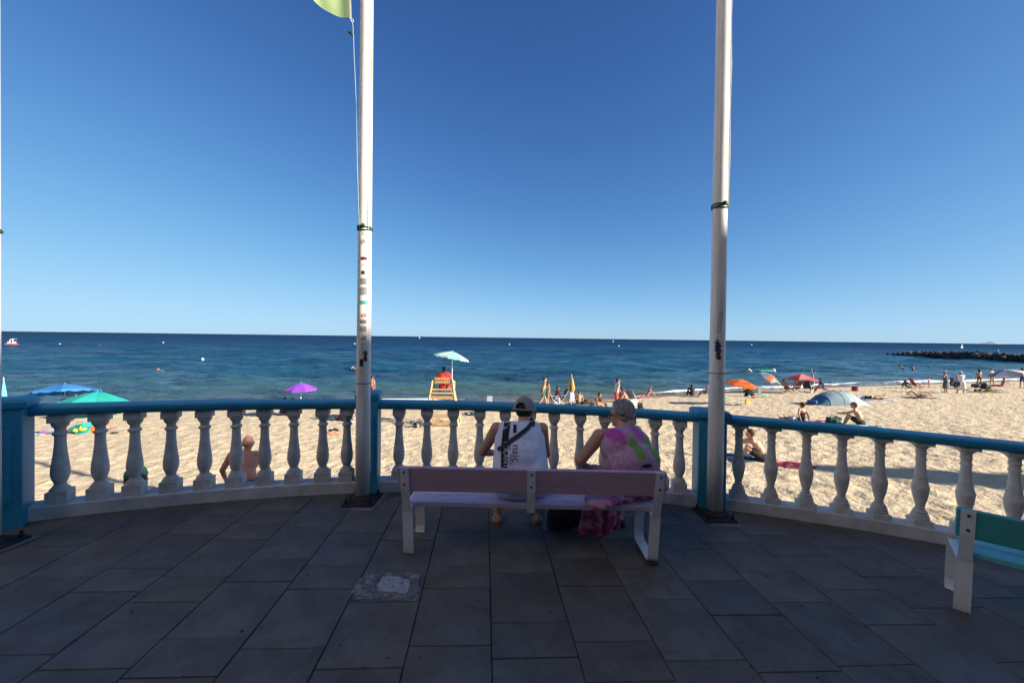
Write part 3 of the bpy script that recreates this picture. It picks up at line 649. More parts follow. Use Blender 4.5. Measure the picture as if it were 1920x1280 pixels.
def head_prims(b, J, k, detail=True):
    H = J['HM']; c = J['hc']; P = lambda x, y, z: c+H @ (Vector((x, y, z))*k)
    b.ell(P(0, -.012, .022), (.074*k, .093*k, .095*k), H, 16, 12); b.ell(P(0, .028, -.045), (.058*k, .060*k, .074*k), H, 14, 10); b.ell(P(0, .062, -.092), (.024*k, .022*k, .020*k), H)
    b.ell(P(0, .074, .026), (.046*k, .018*k, .012*k), H); b.cap(P(0, .086, .012), P(0, .106, -.026), .009*k, .014*k); b.ell(P(0, .083, -.060), (.024*k, .012*k, .011*k), H)
    for s in (-1, 1): b.ell(P(s*.076, -.008, -.008), (.011*k, .020*k, .031*k), H); b.ell(P(s*.034, .062, -.022), (.022*k, .02*k, .02*k), H)
    nb = J['neck']-J['up2']*.03*k; b.cap(nb, P(0, -.015, -.06), .058*k, .054*k)
def hand_prims(b, J, k, i, curl=25, r=.0085):
    w = J['wr', i]; d = J['hd', i]; s = (-1, 1)[i]; side = d.cross(Vector((0, 0, 1)))
    if side.length < .2: side = Vector((1, 0, 0))
    side.normalize(); n = side.cross(d).normalized()
    if n.z > 0: n = -n
    pc = w+d*.05*k; Bm = Matrix((side, d, n)).transposed(); b.ell(pc, (.040*k, .052*k, .017*k), Bm)
    for q, (ox, ln) in enumerate(((-.030, .068), (-.010, .08), (.010, .075), (.029, .058))):
        p0 = w+d*.085*k+side*ox*k; c1 = math.radians(curl); d1 = d*math.cos(c1)+n*math.sin(c1); p1 = p0+d1*ln*.5*k
        c2 = math.radians(curl*2.2); d2 = d*math.cos(c2)+n*math.sin(c2); p2 = p1+d2*ln*.5*k; b.cap(w+d*.04*k+side*ox*.8*k, p0, r*k, r*k, 6); b.cap(p0, p1, r*k, r*.95*k, 6); b.cap(p1, p2, r*.95*k, r*.8*k, 6)
    p0 = w+d*.025*k+side*(-s)*.032*k; p1 = p0+(d+side*(-s)*.9).normalized()*.04*k; p2 = p1+(d*1.0+side*(-s)*.1).normalized()*.035*k
    b.cap(p0, p1, .012*k, .010*k, 6); b.cap(p1, p2, .010*k, .008*k, 6)
def remesh(o, vox, sm=2, fac=.5):
    m = o.modifiers.new('union', 'REMESH'); m.mode = 'VOXEL'; m.voxel_size = vox; m.use_smooth_shade = True
    if sm: s = o.modifiers.new('soften', 'SMOOTH'); s.factor = fac; s.iterations = sm
LIE = {None: Matrix.Identity(3), 'back': Matrix.Rotation(rad(90), 3, 'X'), 'front': Matrix.Rotation(rad(-90), 3, 'X')}
SK = dict(fair=(.52, .29, .19), tan=(.36, .18, .105), dark=(.20, .10, .06), red=(.60, .25, .17), pale=(.58, .37, .27))
def person(loc, rz, H, pose, label, skin='tan', wear=(), hair='short', hcol=(.03, .02, .015), vox=.019, sink=0., group=None, fingers=True):
    """wear: list of (garment, colour)"""
    J, k = skeleton(H, pose); wd = pose.get('wide', 1.); fat = pose.get('fat', 1.)
    root = thing('person', (loc[0], loc[1], loc[2]-sink), label, 'person', rz=rad(rz), group=group)
    L3 = LIE[pose.get('lie')]; lz = pose.get('lz', .13 if pose.get('lie') else 0)
    if pose.get('lie'):
        for q in list(J):
            if isinstance(J[q], Vector): J[q] = L3 @ (J[q]-Vector((0, 0, .9*k)))+ (Vector((0, 0, lz)) if q not in ('up', 'up2') and q[0] != 'hd' else L3 @ Vector((0, 0, .9*k)))
        J['HM'] = L3 @ J['HM']
    zfloor = 0
    b = MB(); torso(b, J, k, wd, fat)
    for i in (0, 1):
        b.cap(J['hip', i], J['kn', i], .083*k*fat, .054*k*fat**.5); mid = J['kn', i].lerp(J['an', i], .35)
        b.cap(J['kn', i], mid, .052*k*fat**.5, .053*k); b.cap(mid, J['an', i], .052*k, .033*k)
        b.cap(J['heel', i], J['toe', i], .034*k, .024*k); b.cap(J['an', i], J['heel', i], .034*k, .03*k)
        b.cap(J['sh', i], J['el', i], .052*k*fat**.7, .040*k*fat**.4); b.cap(J['el', i], J['wr', i], .041*k*fat**.3, .027*k)
        if fingers: hand_prims(b, J, k, i)
        else: b.ell(J['wr', i]+J['hd', i]*.08*k, (.035*k, .035*k, .05*k))
    head_prims(b, J, k)
    sm = cm(SK[skin], .55, var=.1, scale=5); o = b.build('body', sm, root, smooth=True); remesh(o, vox, 3 if vox < .012 else 1)
    HM = J['HM']; c = J['hc']; P = lambda x, y, z: c+HM @ (Vector((x, y, z))*k)
    hm = cm(hcol, .8, var=.35, scale=40)
    if hair in ('short', 'long', 'bun', 'pony'):
        b = MB(); b.ell(P(0, -.028, .035), (.084*k, .094*k, .098*k), HM, 16, 12); b.ell(P(0, .035, .085), (.06*k, .045*k, .035*k), HM); b.ell(P(0, -.06, -.02), (.066*k, .05*k, .06*k), HM)
        if hair == 'long': b.cap(P(0, -.06, 0), P(0, -.085, -.2), .07*k, .055*k); b.ell(P(0, -.05, -.08), (.085*k, .05*k, .09*k), HM)
        if hair == 'bun': b.ell(P(0, -.09, .10), (.045*k,)*3)
        if hair == 'pony': b.cap(P(0, -.10, .05), P(0, -.14, -.12), .03*k, .018*k)
        remesh(b.build('hair', hm, root, smooth=True), max(.011, vox*.7), 1)
    if hair == 'curly':
        b = MB(); rnd = random.Random(4)
        b.ell(P(0, -.022, .035), (.082*k, .096*k, .10*k), HM)
        for q in range(420):
            v = Vector((rnd.gauss(0, 1), rnd.gauss(0, 1), rnd.gauss(0, 1))).normalized()
            if v.y > .55 and v.z < .55: continue
            if v.z < -.62 or (v.z < -.25 and v.y > .05): continue
            r = rnd.uniform(.011, .021); b.ell(P(v.x*.089, -.026+v.y*.103, .035+v.z*.110), (r*k, r*k*rnd.uniform(.6, 1), r*k), n=8, m=6)
        remesh(b.build('hair', hm, root, smooth=True), .0055, 1)
    if hair == 'fringe':      # bald crown with a rim of short grey hair
        b = MB(); 
        for q in range(15):
            a = rad(-110+220*q/14); b.ell(P(.078*math.sin(a), -.018-.086*math.cos(a), -.008), (.018*k, .018*k, .03*k), n=8, m=6)
        remesh(b.build('hair', hm, root, smooth=True), max(.01, vox*.6), 1)
    for g, col in wear:
        gm = cm(col, .85); b = MB(); v = max(.012, vox*.9)
        if g in ('shorts', 'brief'):
            torso(b, J, k, wd, fat, .013, ('pel',)); limbs_leg(b, J, k, fat, .62 if g == 'shorts' else .10, .017 if g == 'shorts' else .010)
        elif g == 'swimsuit': torso(b, J, k, wd, fat, .010, ('pel', 'belly')); b.ell(J['chest']-J['up2']*.04*k, (.158*wd*k, .118*k, .115*k), basis(J['up2'], J['tw']))
        elif g == 'bra': b.ell(J['chest']-J['up2']*.045*k+Vector((0, .01, 0)), (.170*wd*fat**.5*k+.004, .125*fat**.6*k, .045*k), basis(J['up2'], J['tw']))
        elif g in ('shirt', 'tank'):
            torso(b, J, k, wd, fat, .015, ('belly', 'chest')); b.ell(J['pel']+J['up']*.05*k, (.16*wd*fat*k+.014, .12*fat*k+.014, .10*k), basis(J['up'], J['tw']))
            if g == 'shirt':
                for i in (0, 1): b.cap(J['sh', i], J['sh', i].lerp(J['el', i], .75), .068*k*fat**.6, .062*k*fat**.5)
        elif g == 'dress':
            torso(b, J, k, wd, fat, .016); 
            for i in (0, 1): b.cap(J['hip', i], J['kn', i], .125*k*fat, .135*k*fat)
            b.cap(J['hip', 0].lerp(J['kn', 0], .8), J['hip', 1].lerp(J['kn', 1], .8), .12*k, .12*k)
        elif g == 'long_sleeve':
            torso(b, J, k, wd, fat, .022)
            for i in (0, 1): b.cap(J['sh', i], J['el', i], .072*k, .062*k); b.cap(J['el', i], J['wr', i], .060*k, .048*k)
        elif g == 'trousers':
            torso(b, J, k, wd, fat, .015, ('pel',)); limbs_leg(b, J, k, fat, 1., .018, shin=.9)
        elif g == 'hat':
            b.ell(P(0, -.015, .07), (.092*k, .108*k, .07*k), HM); b.ell(P(0, -.01, .055), (.17*k, .18*k, .014*k), HM)
        elif g == 'cap':
            b.ell(P(0, -.015, .055), (.088*k, .105*k, .085*k), HM); b.ell(P(0, .10, .045), (.065*k, .075*k, .010*k), HM)
        elif g == 'headscarf':
            b.ell(P(0, -.025, .02), (.095*k, .105*k, .12*k), HM); b.cap(P(0, -.05, -.05), J['neck']-J['up2']*.05*k, .09*k, .12*k)
        name = {'brief': 'swim_briefs', 'tank': 'tank_top', 'bra': 'bikini_top', 'hat': 'sun_hat', 'long_sleeve': 'long_sleeved_top'}.get(g, g)
        remesh(b.build(name, gm, root, smooth=True), v, 1)
    root['_k'] = k
    return root, J, k

# ---- the two people on the bench
SEAT = .433
manpose = dict(hx=.055, pz=SEAT+.095, lean=19, curl=30, neckp=36, hp=8, hy=-24, wide=1.14, fat=1.17, arms=[(22, 26, 48, 32), (22, 10, 46, 26)], legs=[(86, 9, 86, .2), (86, 9, 86, .2)])
mx_, my_ = .085, 3.085
man, JM, KM = person((mx_, my_, fz(mx_)), 2, 1.72, manpose, 'man in a grey cap and white printed tank top on the pink bench', 'fair', (), hair='none', vox=.0075)
def side_blend(root, J, k): pass
# tank top with low arm holes, trousers
WT = mat('white_jersey', (.66, .68, .80), .85, .05, 4, .25, 14, bdist=.012)
b = MB(); torso(b, JM, KM, 1.14, 1.17, .016, ('belly',)); B2 = basis(JM['up2'], JM['tw'])
b.ell(JM['chest']+B2 @ Vector((0, -.002, -.03)), (.205, .145, .172), B2, 20, 14)
b.ell(JM['pel']+Vector((0, -.04, -.01)), (.225, .165, .10), None, 18, 12)
for s in (-1, 1): b.cap(JM['chest']+B2 @ Vector((s*.10, -.03, .04)), JM['neck']+Vector((s*.098, -.014, -.066)), .066, .042)
b.ell(JM['pel']+Vector((-.03, -.09, -.055)), (.155, .10, .055))
for q in (-.10, 0, .10): b.cap(JM['chest']+B2 @ Vector((q, -.012, -.02)), JM['pel']+Vector((q*1.1, -.025, .0)), .125-.35*abs(q)*.2, .135-.35*abs(q)*.2)
b.cap(JM['sh', 0]+Vector((.075, -.012, -.008)), JM['sh', 1]+Vector((-.075, -.012, -.008)), .078, .078)
tank = b.build('tank_top', WT, man, smooth=True); remesh(tank, .009, 3)
b = MB(); torso(b, JM, KM, 1.14, 1.17, .010, ('pel',)); limbs_leg(b, JM, KM, 1.07, 1., .016); remesh(b.build('shorts', cm((.05, .05, .07), .9), man, smooth=True), .01, 2)
HMm = JM['HM']; hc = JM['hc']; PM = lambda x, y, z: hc+HMm @ Vector((x, y, z))
b = MB(); b.ell(PM(0, -.022, .010), (.079, .093, .085), HMm, 16, 12); remesh(b.build('hair', cm((.018, .014, .012), .85), man, smooth=True), .008, 1)
b = MB(); b.ell(PM(0, .045, -.075), (.062, .055, .058), HMm); b.ell(PM(0, .075, -.12), (.034, .03, .035), HMm); remesh(b.build('beard', cm((.02, .015, .013), .9, var=.4, scale=60), man, smooth=True), .007, 1)
capm = mat('cap_cotton', (.27, .25, .235), .9, .08, 10, .2, 200)
b = MB(); V = []; F = []; n, m_ = 110, 44      # crown with the arched opening above the strap
for i in range(m_+1):
    t = math.pi/2*i/m_
    for j in range(n):
        a = 2*math.pi*j/n; V.append(PM(.099*math.cos(t)*math.sin(a)*(1.0), -.016-.114*math.cos(t)*math.cos(a), .010+.112*math.sin(t)**.92))
for i in range(m_):
    for j in range(n):
        a = (j+.5)/n*360; a = min(a, 360-a); h = (i+.5)/m_
        if h < .36 and a < 30*math.sqrt(max(0, 1-(h/.36)**2)): continue
        F.append((i*n+j, i*n+(j+1) % n, (i+1)*n+(j+1) % n, (i+1)*n+j))
b.add(V, F); cr = b.build('cap_crown', capm, man, smooth=True); so_ = cr.modifiers.new('thick', 'SOLIDIFY'); so_.thickness = .003
b = MB(); b.tube([PM(.1005*math.sin(a), -.016-.1155*math.cos(a), .010) for a in [math.pi*2*i/36 for i in range(37)]], .0075, 8); b.build('cap_band', capm, man, smooth=True)
def brimf(u, v): a = (u-.5)*math.pi*.95; r = 1+.62*v; return PM(.096*math.sin(a)*(1+.05*v), .098*math.cos(a)*1+.075*v*math.cos(a*.85)+.0, .008-.012*v-.018*abs(math.sin(a))*v)
br = MB().grid(brimf, 16, 4).build('cap_brim', capm, man, smooth=True); so_ = br.modifiers.new('thick', 'SOLIDIFY'); so_.thickness = .004
MB().ell(PM(0, -.016, .123), (.009, .009, .005)).build('cap_button', capm, man)
for s in (-1, 1):
    MB().ell(PM(s*.031, .079, .006), (.013, .008, .007), HMm).build('eye', cm((.05, .03, .02), .2), man)
# flip flops
for i in (0, 1):
    h, t_ = JM['heel', i], JM['toe', i]; d = (t_-h); d.z = 0; d.normalize(); c_ = (h+t_)/2; a = math.atan2(-d.x, d.y)
    b = MB(); V = []; nn = 20
    for z in (.0, .018):
        for q in range(nn):
            tt = 2*math.pi*q/nn; wdt = .048-.006*math.sin(tt); V.append(Matrix.Rotation(a, 3, 'Z') @ Vector((wdt*math.cos(tt), .135*math.sin(tt), 0))+Vector((c_.x, c_.y+.01, z+.004)))
    b.add(V, [tuple(range(nn))[::-1], tuple(nn+q for q in range(nn))]+[(q, (q+1) % nn, nn+(q+1) % nn, nn+q) for q in range(nn)])
    sdl = b.build('flip_flop', cm((.42, .36, .26), .8), man)
    MB().tube([Vector((c_.x, c_.y, 0))+Matrix.Rotation(a, 3, 'Z') @ Vector(p) for p in ((-.045, -.0, .02), (-.03, .035, .062), (0, .075, .05), (.03, .035, .062), (.045, 0, .02))], .007, 6).build('thong_strap', cm((.05, .04, .03), .7), sdl)
# woman
wx_, wy_ = 1.045, 3.09
wompose = dict(hx=.12, pz=SEAT+.105, lean=20, curl=30, neckp=30, hp=4, hy=44, wide=1.16, fat=1.42, arms=[(20, 30, 40, 40), (12, 16, 50, 30)], legs=[(84, 8, 84, .2), (84, 4, 84, .2)])
wom, JW, KW = person((wx_, wy_, fz(wx_)), 24, 1.66, wompose, 'woman with curly grey hair in a pink and green dress on the pink bench', 'fair', (), hair='curly', hcol=(.27, .26, .26), vox=.0075)
def dress_material():
    m = bpy.data.materials.new('patterned_dress'); m.use_nodes = True; t = m.node_tree; N = t.nodes; L = t.links; b = N['Principled BSDF']; b.inputs['Roughness'].default_value = .85
    tc = N.new('ShaderNodeTexCoord'); n = N.new('ShaderNodeTexNoise'); n.inputs['Scale'].default_value = 4.2; n.inputs['Detail'].default_value = 2.5; n.inputs['Distortion'].default_value = 2.2; L.new(tc.outputs['Object'], n.inputs['Vector'])
    r = N.new('ShaderNodeValToRGB'); e = r.color_ramp.elements; e[0].position = .36; e[0].color = (.40, .045, .17, 1); e[1].position = .66; e[1].color = (.44, .30, .42, 1)
    for p, c in ((.44, (.48, .22, .34)), (.54, (.48, .33, .44)), (.60, (.42, .17, .31))): q = e.new(p); q.color = (*c, 1)
    sep = N.new('ShaderNodeSeparateXYZ'); L.new(tc.outputs['Object'], sep.inputs[0])
    za = N.new('ShaderNodeMath'); za.operation = 'MULTIPLY_ADD'; za.inputs[1].default_value = .38; L.new(sep.outputs[2], za.inputs[0]); L.new(n.outputs['Fac'], za.inputs[2])
    zb = N.new('ShaderNodeMath'); zb.operation = 'SUBTRACT'; zb.inputs[1].default_value = .21; L.new(za.outputs[0], zb.inputs[0]); L.new(zb.outputs[0], r.inputs[0]); cur = r.outputs[0]
    def over(cx, cz, rx, rz_, col, dist=.35):
        nonlocal cur
        mp = N.new('ShaderNodeMapping'); mp.inputs['Location'].default_value = (-cx/rx, 0, -cz/rz_); mp.inputs['Scale'].default_value = (1/rx, 0, 1/rz_); mp.vector_type = 'POINT'
        L.new(tc.outputs['Object'], mp.inputs[0]); ln = N.new('ShaderNodeVectorMath'); ln.operation = 'LENGTH'; L.new(mp.outputs[0], ln.inputs[0])
        n2 = N.new('ShaderNodeTexNoise'); n2.inputs['Scale'].default_value = 11; L.new(tc.outputs['Object'], n2.inputs['Vector'])
        a = N.new('ShaderNodeMath'); a.operation = 'MULTIPLY_ADD'; a.inputs[1].default_value = dist*2; L.new(n2.outputs['Fac'], a.inputs[0]); L.new(ln.outputs['Value'], a.inputs[2])
        mr = N.new('ShaderNodeMapRange'); mr.inputs[1].default_value = 1.05+dist; mr.inputs[2].default_value = .70+dist; L.new(a.outputs[0], mr.inputs[0])
        mx = N.new('ShaderNodeMixRGB'); L.new(mr.outputs[0], mx.inputs[0]); L.new(cur, mx.inputs[1]); mx.inputs[2].default_value = (*col, 1); cur = mx.outputs[0]
    over(-.15, .93, .07, .06, (.50, .07, .38)); over(.045, .93, .06, .07, (.50, .10, .36))
    over(-.055, .83, .045, .085, (.17, .30, .075)); over(.10, .81, .05, .10, (.19, .33, .08))
    over(-.03, .72, .06, .02, (.02, .02, .05)); over(.15, .70, .04, .03, (.02, .02, .05))
    L.new(cur, b.inputs['Base Color'])
    n3 = N.new('ShaderNodeTexNoise'); n3.inputs['Scale'].default_value = 9; n3.inputs['Distortion'].default_value = 1.5; L.new(tc.outputs['Object'], n3.inputs['Vector'])
    bp = N.new('ShaderNodeBump'); bp.inputs['Strength'].default_value = .5; bp.inputs['Distance'].default_value = .02; L.new(n3.outputs['Fac'], bp.inputs['Height']); L.new(bp.outputs[0], b.inputs['Normal'])
    return m
DM = dress_material()
b = MB(); torso(b, JW, KW, 1.16, 1.42, .018, ('pel', 'belly')); B2 = basis(JW['up2'], JW['tw'])
b.ell(JW['chest']+B2 @ Vector((0, -.004, -.03)), (.235, .175, .175), B2, 20, 14)
for s in (-1, 1): b.cap(JW['chest']+B2 @ Vector((s*.12, -.05, .05)), JW['neck']+Vector((s*.125, -.02, -.07)), .075, .05)
b.cap(JW['neck']+Vector((-.08, -.05, -.07)), JW['neck']+Vector((.08, -.05, -.07)), .040, .040)
for i in (0, 1): b.cap(JW['hip', i], JW['kn', i], .125, .115)
rnd = random.Random(3)
for q in range(14):                       # gathered skirt spread over the seat
    a = q/15; b.ell((-.48+.52*a, -.055+.10*a+.02*math.sin(q*2.1), SEAT+.055+.012*math.sin(q*1.3)), (.060, .110, .040))
dress = b.build('dress', DM, wom, smooth=True); remesh(dress, .009, 4)
b = MB()
for q in range(9): x = -.38+.30*q/8; b.cap((x, .17+.02*math.sin(q*2), SEAT-.02), (x*1.05+.02, .20+.03*math.cos(q*1.7), .13+.05*math.sin(q*1.2)), .03, .045)
remesh(b.build('skirt_hem', DM, wom, smooth=True), .010, 3)
HW = JW['HM']; hw = JW['hc']; PW = lambda x, y, z: hw+HW @ (Vector((x, y, z))*KW)
b = MB()
for s in (-1, 1):
    b.tube([PW(s*(.034+.024*math.cos(t)), .098, .004+.019*math.sin(t)) for t in [2*math.pi*i/14 for i in range(15)]], .0028, 6); b.tube([PW(s*.058, .096, .008), PW(s*.078, .03, .008), PW(s*.080, -.01, .004)], .0028, 6)
b.tube([PW(-.012, .1, .008), PW(0, .104, .011), PW(.012, .1, .008)], .0028, 6); b.build('glasses', cm((.03, .025, .03), .3), wom)
for s in (-1, 1): MB().ell(PW(s*.031, .079, .006), (.013, .008, .007), HW).build('eye', cm((.05, .03, .02), .2), wom)
for i in (0, 1):
    h, t_ = JW['heel', i], JW['toe', i]; c_ = (h+t_)/2
    b = MB(); b.cap((h.x, h.y, .035), (t_.x, t_.y, .03), .042, .038); remesh(b.build('shoe', cm((.03, .028, .03), .7), wom, smooth=True), .01, 1)
MB().ell((-.28, .24, .12), (.13, .09, .12)).build('_x', cm((.03, .03, .035), .8), wom)
_x = bpy.data.objects['_x']; bpy.data.objects.remove(_x)
bag = thing('bag', (.50, 3.42, fz(.5)), 'dark soft bag on the paving under the pink bench beside the woman\'s feet', 'bag')
b = MB(); b.ell((0, 0, .11), (.17, .10, .11)); b.ell((.06, .01, .16), (.08, .07, .07)); b.ell((-.08, -.02, .05), (.10, .09, .06)); remesh(b.build('bag_body', cm((.025, .025, .03), .85, var=.4), bag, smooth=True), .012, 2)
b = MB(); b.tube([(-.08, 0, .20), (-.05, .01, .29), (.03, .01, .30), (.08, 0, .21)], .008, 6).build('handle', cm((.02, .02, .022), .8), bag)

# prints on the tank top, laid on the cloth
bpy.context.view_layer.update(); DG = bpy.context.evaluated_depsgraph_get()
BV = BVHTree.FromObject(tank, DG)
def lay(V, F, name, m, parent=man, off=.0025):
    out = []
    for x, z in V:
        h = BV.ray_cast(Vector((x, -1.5, z+.42)), Vector((0, 1.5, -.42)).normalized())
        p = h[0] if h[0] else (BV.find_nearest(Vector((x, .16, z-.05)))[0])
        out.append((p.x, p.y-off, p.z+off*.5))
    return MB().add(out, F).build(name, m, parent)
def band(P, w_, name, m, off, n=26):
    V = []; F = []
    for i in range(n+1):
        t = i/n*(len(P)-1); k = min(int(t), len(P)-2); f_ = t-k; a = Vector(P[k]).lerp(Vector(P[k+1]), f_); d = (Vector(P[k+1])-Vector(P[k])).normalized(); q = Vector((-d.y, d.x))*w_/2
        for c_ in (-1, -.33, .33, 1): V.append((a.x+q.x*c_, a.y+q.y*c_))
    for i in range(n):
        for j in range(3): F.append((i*4+j, i*4+j+1, i*4+4+j+1, i*4+4+j))
    return lay(V, F, name, m, off=off)
BLK = cm((.012, .012, .016), .85); WHT = cm((.62, .64, .72), .85)
def txt(s, x, z, size, rot, m, off, sx=1., name='lettering'):
    v, f_ = text_mesh(s, size); c_, s_ = math.cos(rad(rot)), math.sin(rad(rot))
    lay([(x+(p[0]*sx*c_-p[1]*s_), z+(p[0]*sx*s_+p[1]*c_)) for p in v], f_, name, m, off=off)
band([(-.105, 1.02), (-.125, .90), (-.135, .78), (-.135, .60), (-.125, .47)], .055, 'black_print_panel', BLK, .0025, 40)
band([(-.045, .99), (-.050, .915)], .028, 'black_print_bar', BLK, .0025, 8)
band([(.125, 1.035), (.06, .955), (-.03, .885), (-.15, .80), (-.19, .775)], .034, 'bag_strap', cm((.014, .014, .018), .7), .010, 40)
txt('VOLANTE', -.125, .73, .050, -90, WHT, .0045, 1.1)
txt('naic', -.045, .75, .085, -90, BLK, .003, 1.05)
txt('mgc', -.09, .80, .035, -90, BLK, .003)
txt('RACE', -.085, .70, .034, -90, BLK, .003)
txt('F', -.04, .50, .075, 90, BLK, .003); txt('cuf', -.10, .475, .060, 20, WHT, .006); txt('EU', -.055, .46, .05, 0, BLK, .003)
for q, (x, z, a) in enumerate(((.02, .83, 80), (.045, .78, 60), (.07, .87, 90), (.08, .81, 85), (.0, .76, 70), (.035, .73, 80), (.05, .70, 10))): txt(('tr', 'ii', 'le', 'i', 'rf', 'z', 'm')[q], x, z, .020, a, cm((.22, .24, .36), .9), .003, name='small_print')

# ---- beach goers
SIT = dict(pz=.115, lean=6, curl=14, arms=[(35, 12, 20, 15), (35, 12, 20, 15)], legs=[(118, 10, 95), (118, 10, 95)], toe=-5)
SITL = dict(pz=.115, lean=-22, curl=8, arms=[(-45, 18, 8, 0), (-45, 18, 8, 0)], legs=[(92, 8, 8), (98, 8, 22)], toe=60)
SITF = dict(pz=.115, lean=22, curl=22, arms=[(60, 10, 20, 15), (55, 12, 30, 20)], legs=[(125, 12, 105), (120, 12, 100)], toe=-5)
STAND = dict(lean=2, curl=4, arms=[(4, 10, 14, 5), (-2, 10, 16, 5)], legs=[(4, 5, 3), (-3, 5, 2)])
WALK = dict(lean=4, curl=5, pz=.93, arms=[(24, 8, 22, 3), (-22, 8, 12, 3)], legs=[(22, 2, 6), (-10, 2, 24)])
BEND = dict(lean=55, curl=25, pz=.88, neckp=85, arms=[(20, 8, 15, 5), (30, 8, 10, 5)], legs=[(22, 6, 22), (15, 6, 20)])
BACK = dict(lie='back', arms=[(6, 16, 10, 0), (4, 14, 10, 0)], legs=[(4, 5, 4), (38, 5, 70)], toe=60, lz=.13)
FRONT = dict(lie='front', arms=[(120, 20, 70, 60), (120, 20, 70, 60)], legs=[(-2, 6, 4), (0, 6, 4)], toe=-70, lz=.13, neckp=0)
CHAIR = dict(pz=.38, lean=-22, curl=10, arms=[(20, 14, 40, 5), (20, 14, 40, 5)], legs=[(85, 8, 60), (85, 8, 55)])
SWIM = dict(lean=30, curl=10, pz=.9, arms=[(70, 30, 20, 20), (70, 30, 20, 20)], legs=[(10, 5, 20), (-10, 5, 20)])
def hp_(p, **k): q = dict(p); q.update(k); return q
def beach(px, py, rz, H, pose, label, skin='tan', wear=(), hair='short', hcol=(.03, .02, .015), vox=.019, dz=0., **k):
    p, s = on_sand(px, py); return person((p.x, p.y, p.z-.015+dz), rz, H, pose, label, skin, wear, hair, hcol, vox, fingers=vox < .0195, **k)[0]
def swimmer(px, py, rz, label, depth=1.35, skin='tan', hair='short', wear=(('shorts', (.05, .05, .1)),), pose=SWIM, H=1.72):
    p, s = on_sea(px, py); return person((p.x, p.y, WATER), rz, H, pose, label, skin, wear, hair, vox=.024, sink=depth, fingers=False, group='bathers in the water')
NAVY = (.015, .02, .06); BLACK = (.012, .012, .014)
# close to the railing
def stand_at(x, y, rz, top, pose, label, ref, **k):       # ref: height of this pose for a 1.75 m person
    z = sz(x, y); return person((x, y, z-.02), rz, 1.75*(top-z)/ref, pose, label, **k)[0]
stand_at(-3.66, 5.22, 14, .255, hp_(STAND, wide=1.16, fat=1.14, lean=10, curl=16, arms=[(14, 30, 18, 0), (20, 12, 30, 5)]), 'bald man with a sunburnt back standing right behind the left railing', 1.66, skin='red', wear=(('shorts', (.10, .08, .12)),), hair='fringe', hcol=(.40, .27, .20), vox=.011)
stand_at(-5.02, 4.98, 35, -.115, hp_(SITF, lean=30, curl=26), 'person in a green cap sitting low on the sand behind the left railing', .74, skin='dark', wear=(('cap', (.01, .12, .08)), ('shirt', (.10, .07, .08))), vox=.012)
beach(1430, 861, 52, 1.72, hp_(SITF, lean=12, arms=[(75, 8, 62, 15), (70, 10, 60, 15)]), 'person in black shorts sitting sideways holding a phone beyond the right railing', 'fair', (('shorts', BLACK),), 'short', (.10, .05, .03), vox=.014)
beach(1503, 790, 20, 1.66, hp_(SITL, lean=-8, arms=[(-30, 48, 5, 0), (-20, 12, 8, 0)]), 'woman in a black swimsuit leaning on one arm beside a pink towel', 'tan', (('swimsuit', BLACK),), 'short', vox=.016)
beach(1614, 796, 38, 1.78, hp_(SITF, lean=8, curl=16, wide=1.05), 'bare-backed man in a brown cap sitting on a green towel', 'fair', (('shorts', BLACK), ('cap', (.16, .09, .06))), 'short', (.12, .06, .03), vox=.016)
beach(647, 789, 5, 1.74, hp_(SIT, pz=.2), 'dark-haired person in black trunks sitting beyond the railing left of the stickered flagpole', 'fair', (('shorts', BLACK),), 'short', vox=.017)
beach(665, 786, -60, 1.7, hp_(BACK), 'sunbather lying half hidden behind the stickered flagpole', 'tan', (('shorts', (.35, .35, .38)),), vox=.02)
beach(530, 776, 0, 1.7, SIT, 'left one of two dark-haired people sitting by the purple parasol', 'tan', (('shirt', (.05, .05, .07)),), vox=.02)
beach(545, 778, 8, 1.72, SIT, 'right one of two dark-haired people sitting by the purple parasol', 'dark', (('shirt', (.10, .09, .11)),), vox=.02)
beach(114, 781, 20, 1.7, SIT, 'person in a black hat sitting below the blue parasol', 'tan', (('shirt', (.03, .03, .04)), ('hat', BLACK)), vox=.02)
beach(35, 781, 0, 1.66, SIT, 'dark-haired person just showing above the corner post at the far left', 'dark', (('shirt', (.04, .04, .05)),), vox=.02)
p_, s_ = on_sea(158, 757); person((p_.x, p_.y, WATER-.30), 60, 1.75, hp_(BEND, lean=40), 'bather bending forward in the shallows behind the blue parasol', 'red', (('shorts', (.10, .07, .06)),), 'short', vox=.02, fingers=False)
beach(165, 806, -70, 1.66, hp_(BACK), 'sunbather in orange lying beside teal and yellow towels behind the left railing', 'red', (('shorts', (.75, .22, .04)),), 'short', (.5, .35, .1), vox=.02)
# centre group
G = 'people gathered by the closed parasol'
beach(1018, 762, -78, 1.80, WALK, 'bare-chested man in green swim shorts standing by the water', 'fair', (('shorts', (.01, .16, .11)),), vox=.019)
beach(1026, 761, -60, 1.42, hp_(STAND, pz=.76), 'smaller dark-haired child beside the man in green shorts', 'fair', (('shorts', (.30, .18, .12)),), vox=.019)
beach(1040, 757, -80, 1.7, hp_(CHAIR, lean=12), 'person with white towel sitting on a folding beach chair', 'dark', (('shorts', (.55, .56, .62)),), vox=.02)
beach(1085, 757, -20, 1.68, hp_(SIT), 'sitting person with tan back right of the closed parasol', 'fair', (('shorts', (.12, .08, .06)),), 'short', (.08, .05, .03), vox=.02)
beach(1122, 764, -90, 1.66, hp_(SIT, lean=-6), 'person with a bun sitting sideways on the pale green towel near the railing', 'tan', (('bra', BLACK), ('brief', BLACK)), 'bun', (.12, .07, .03), vox=.02)
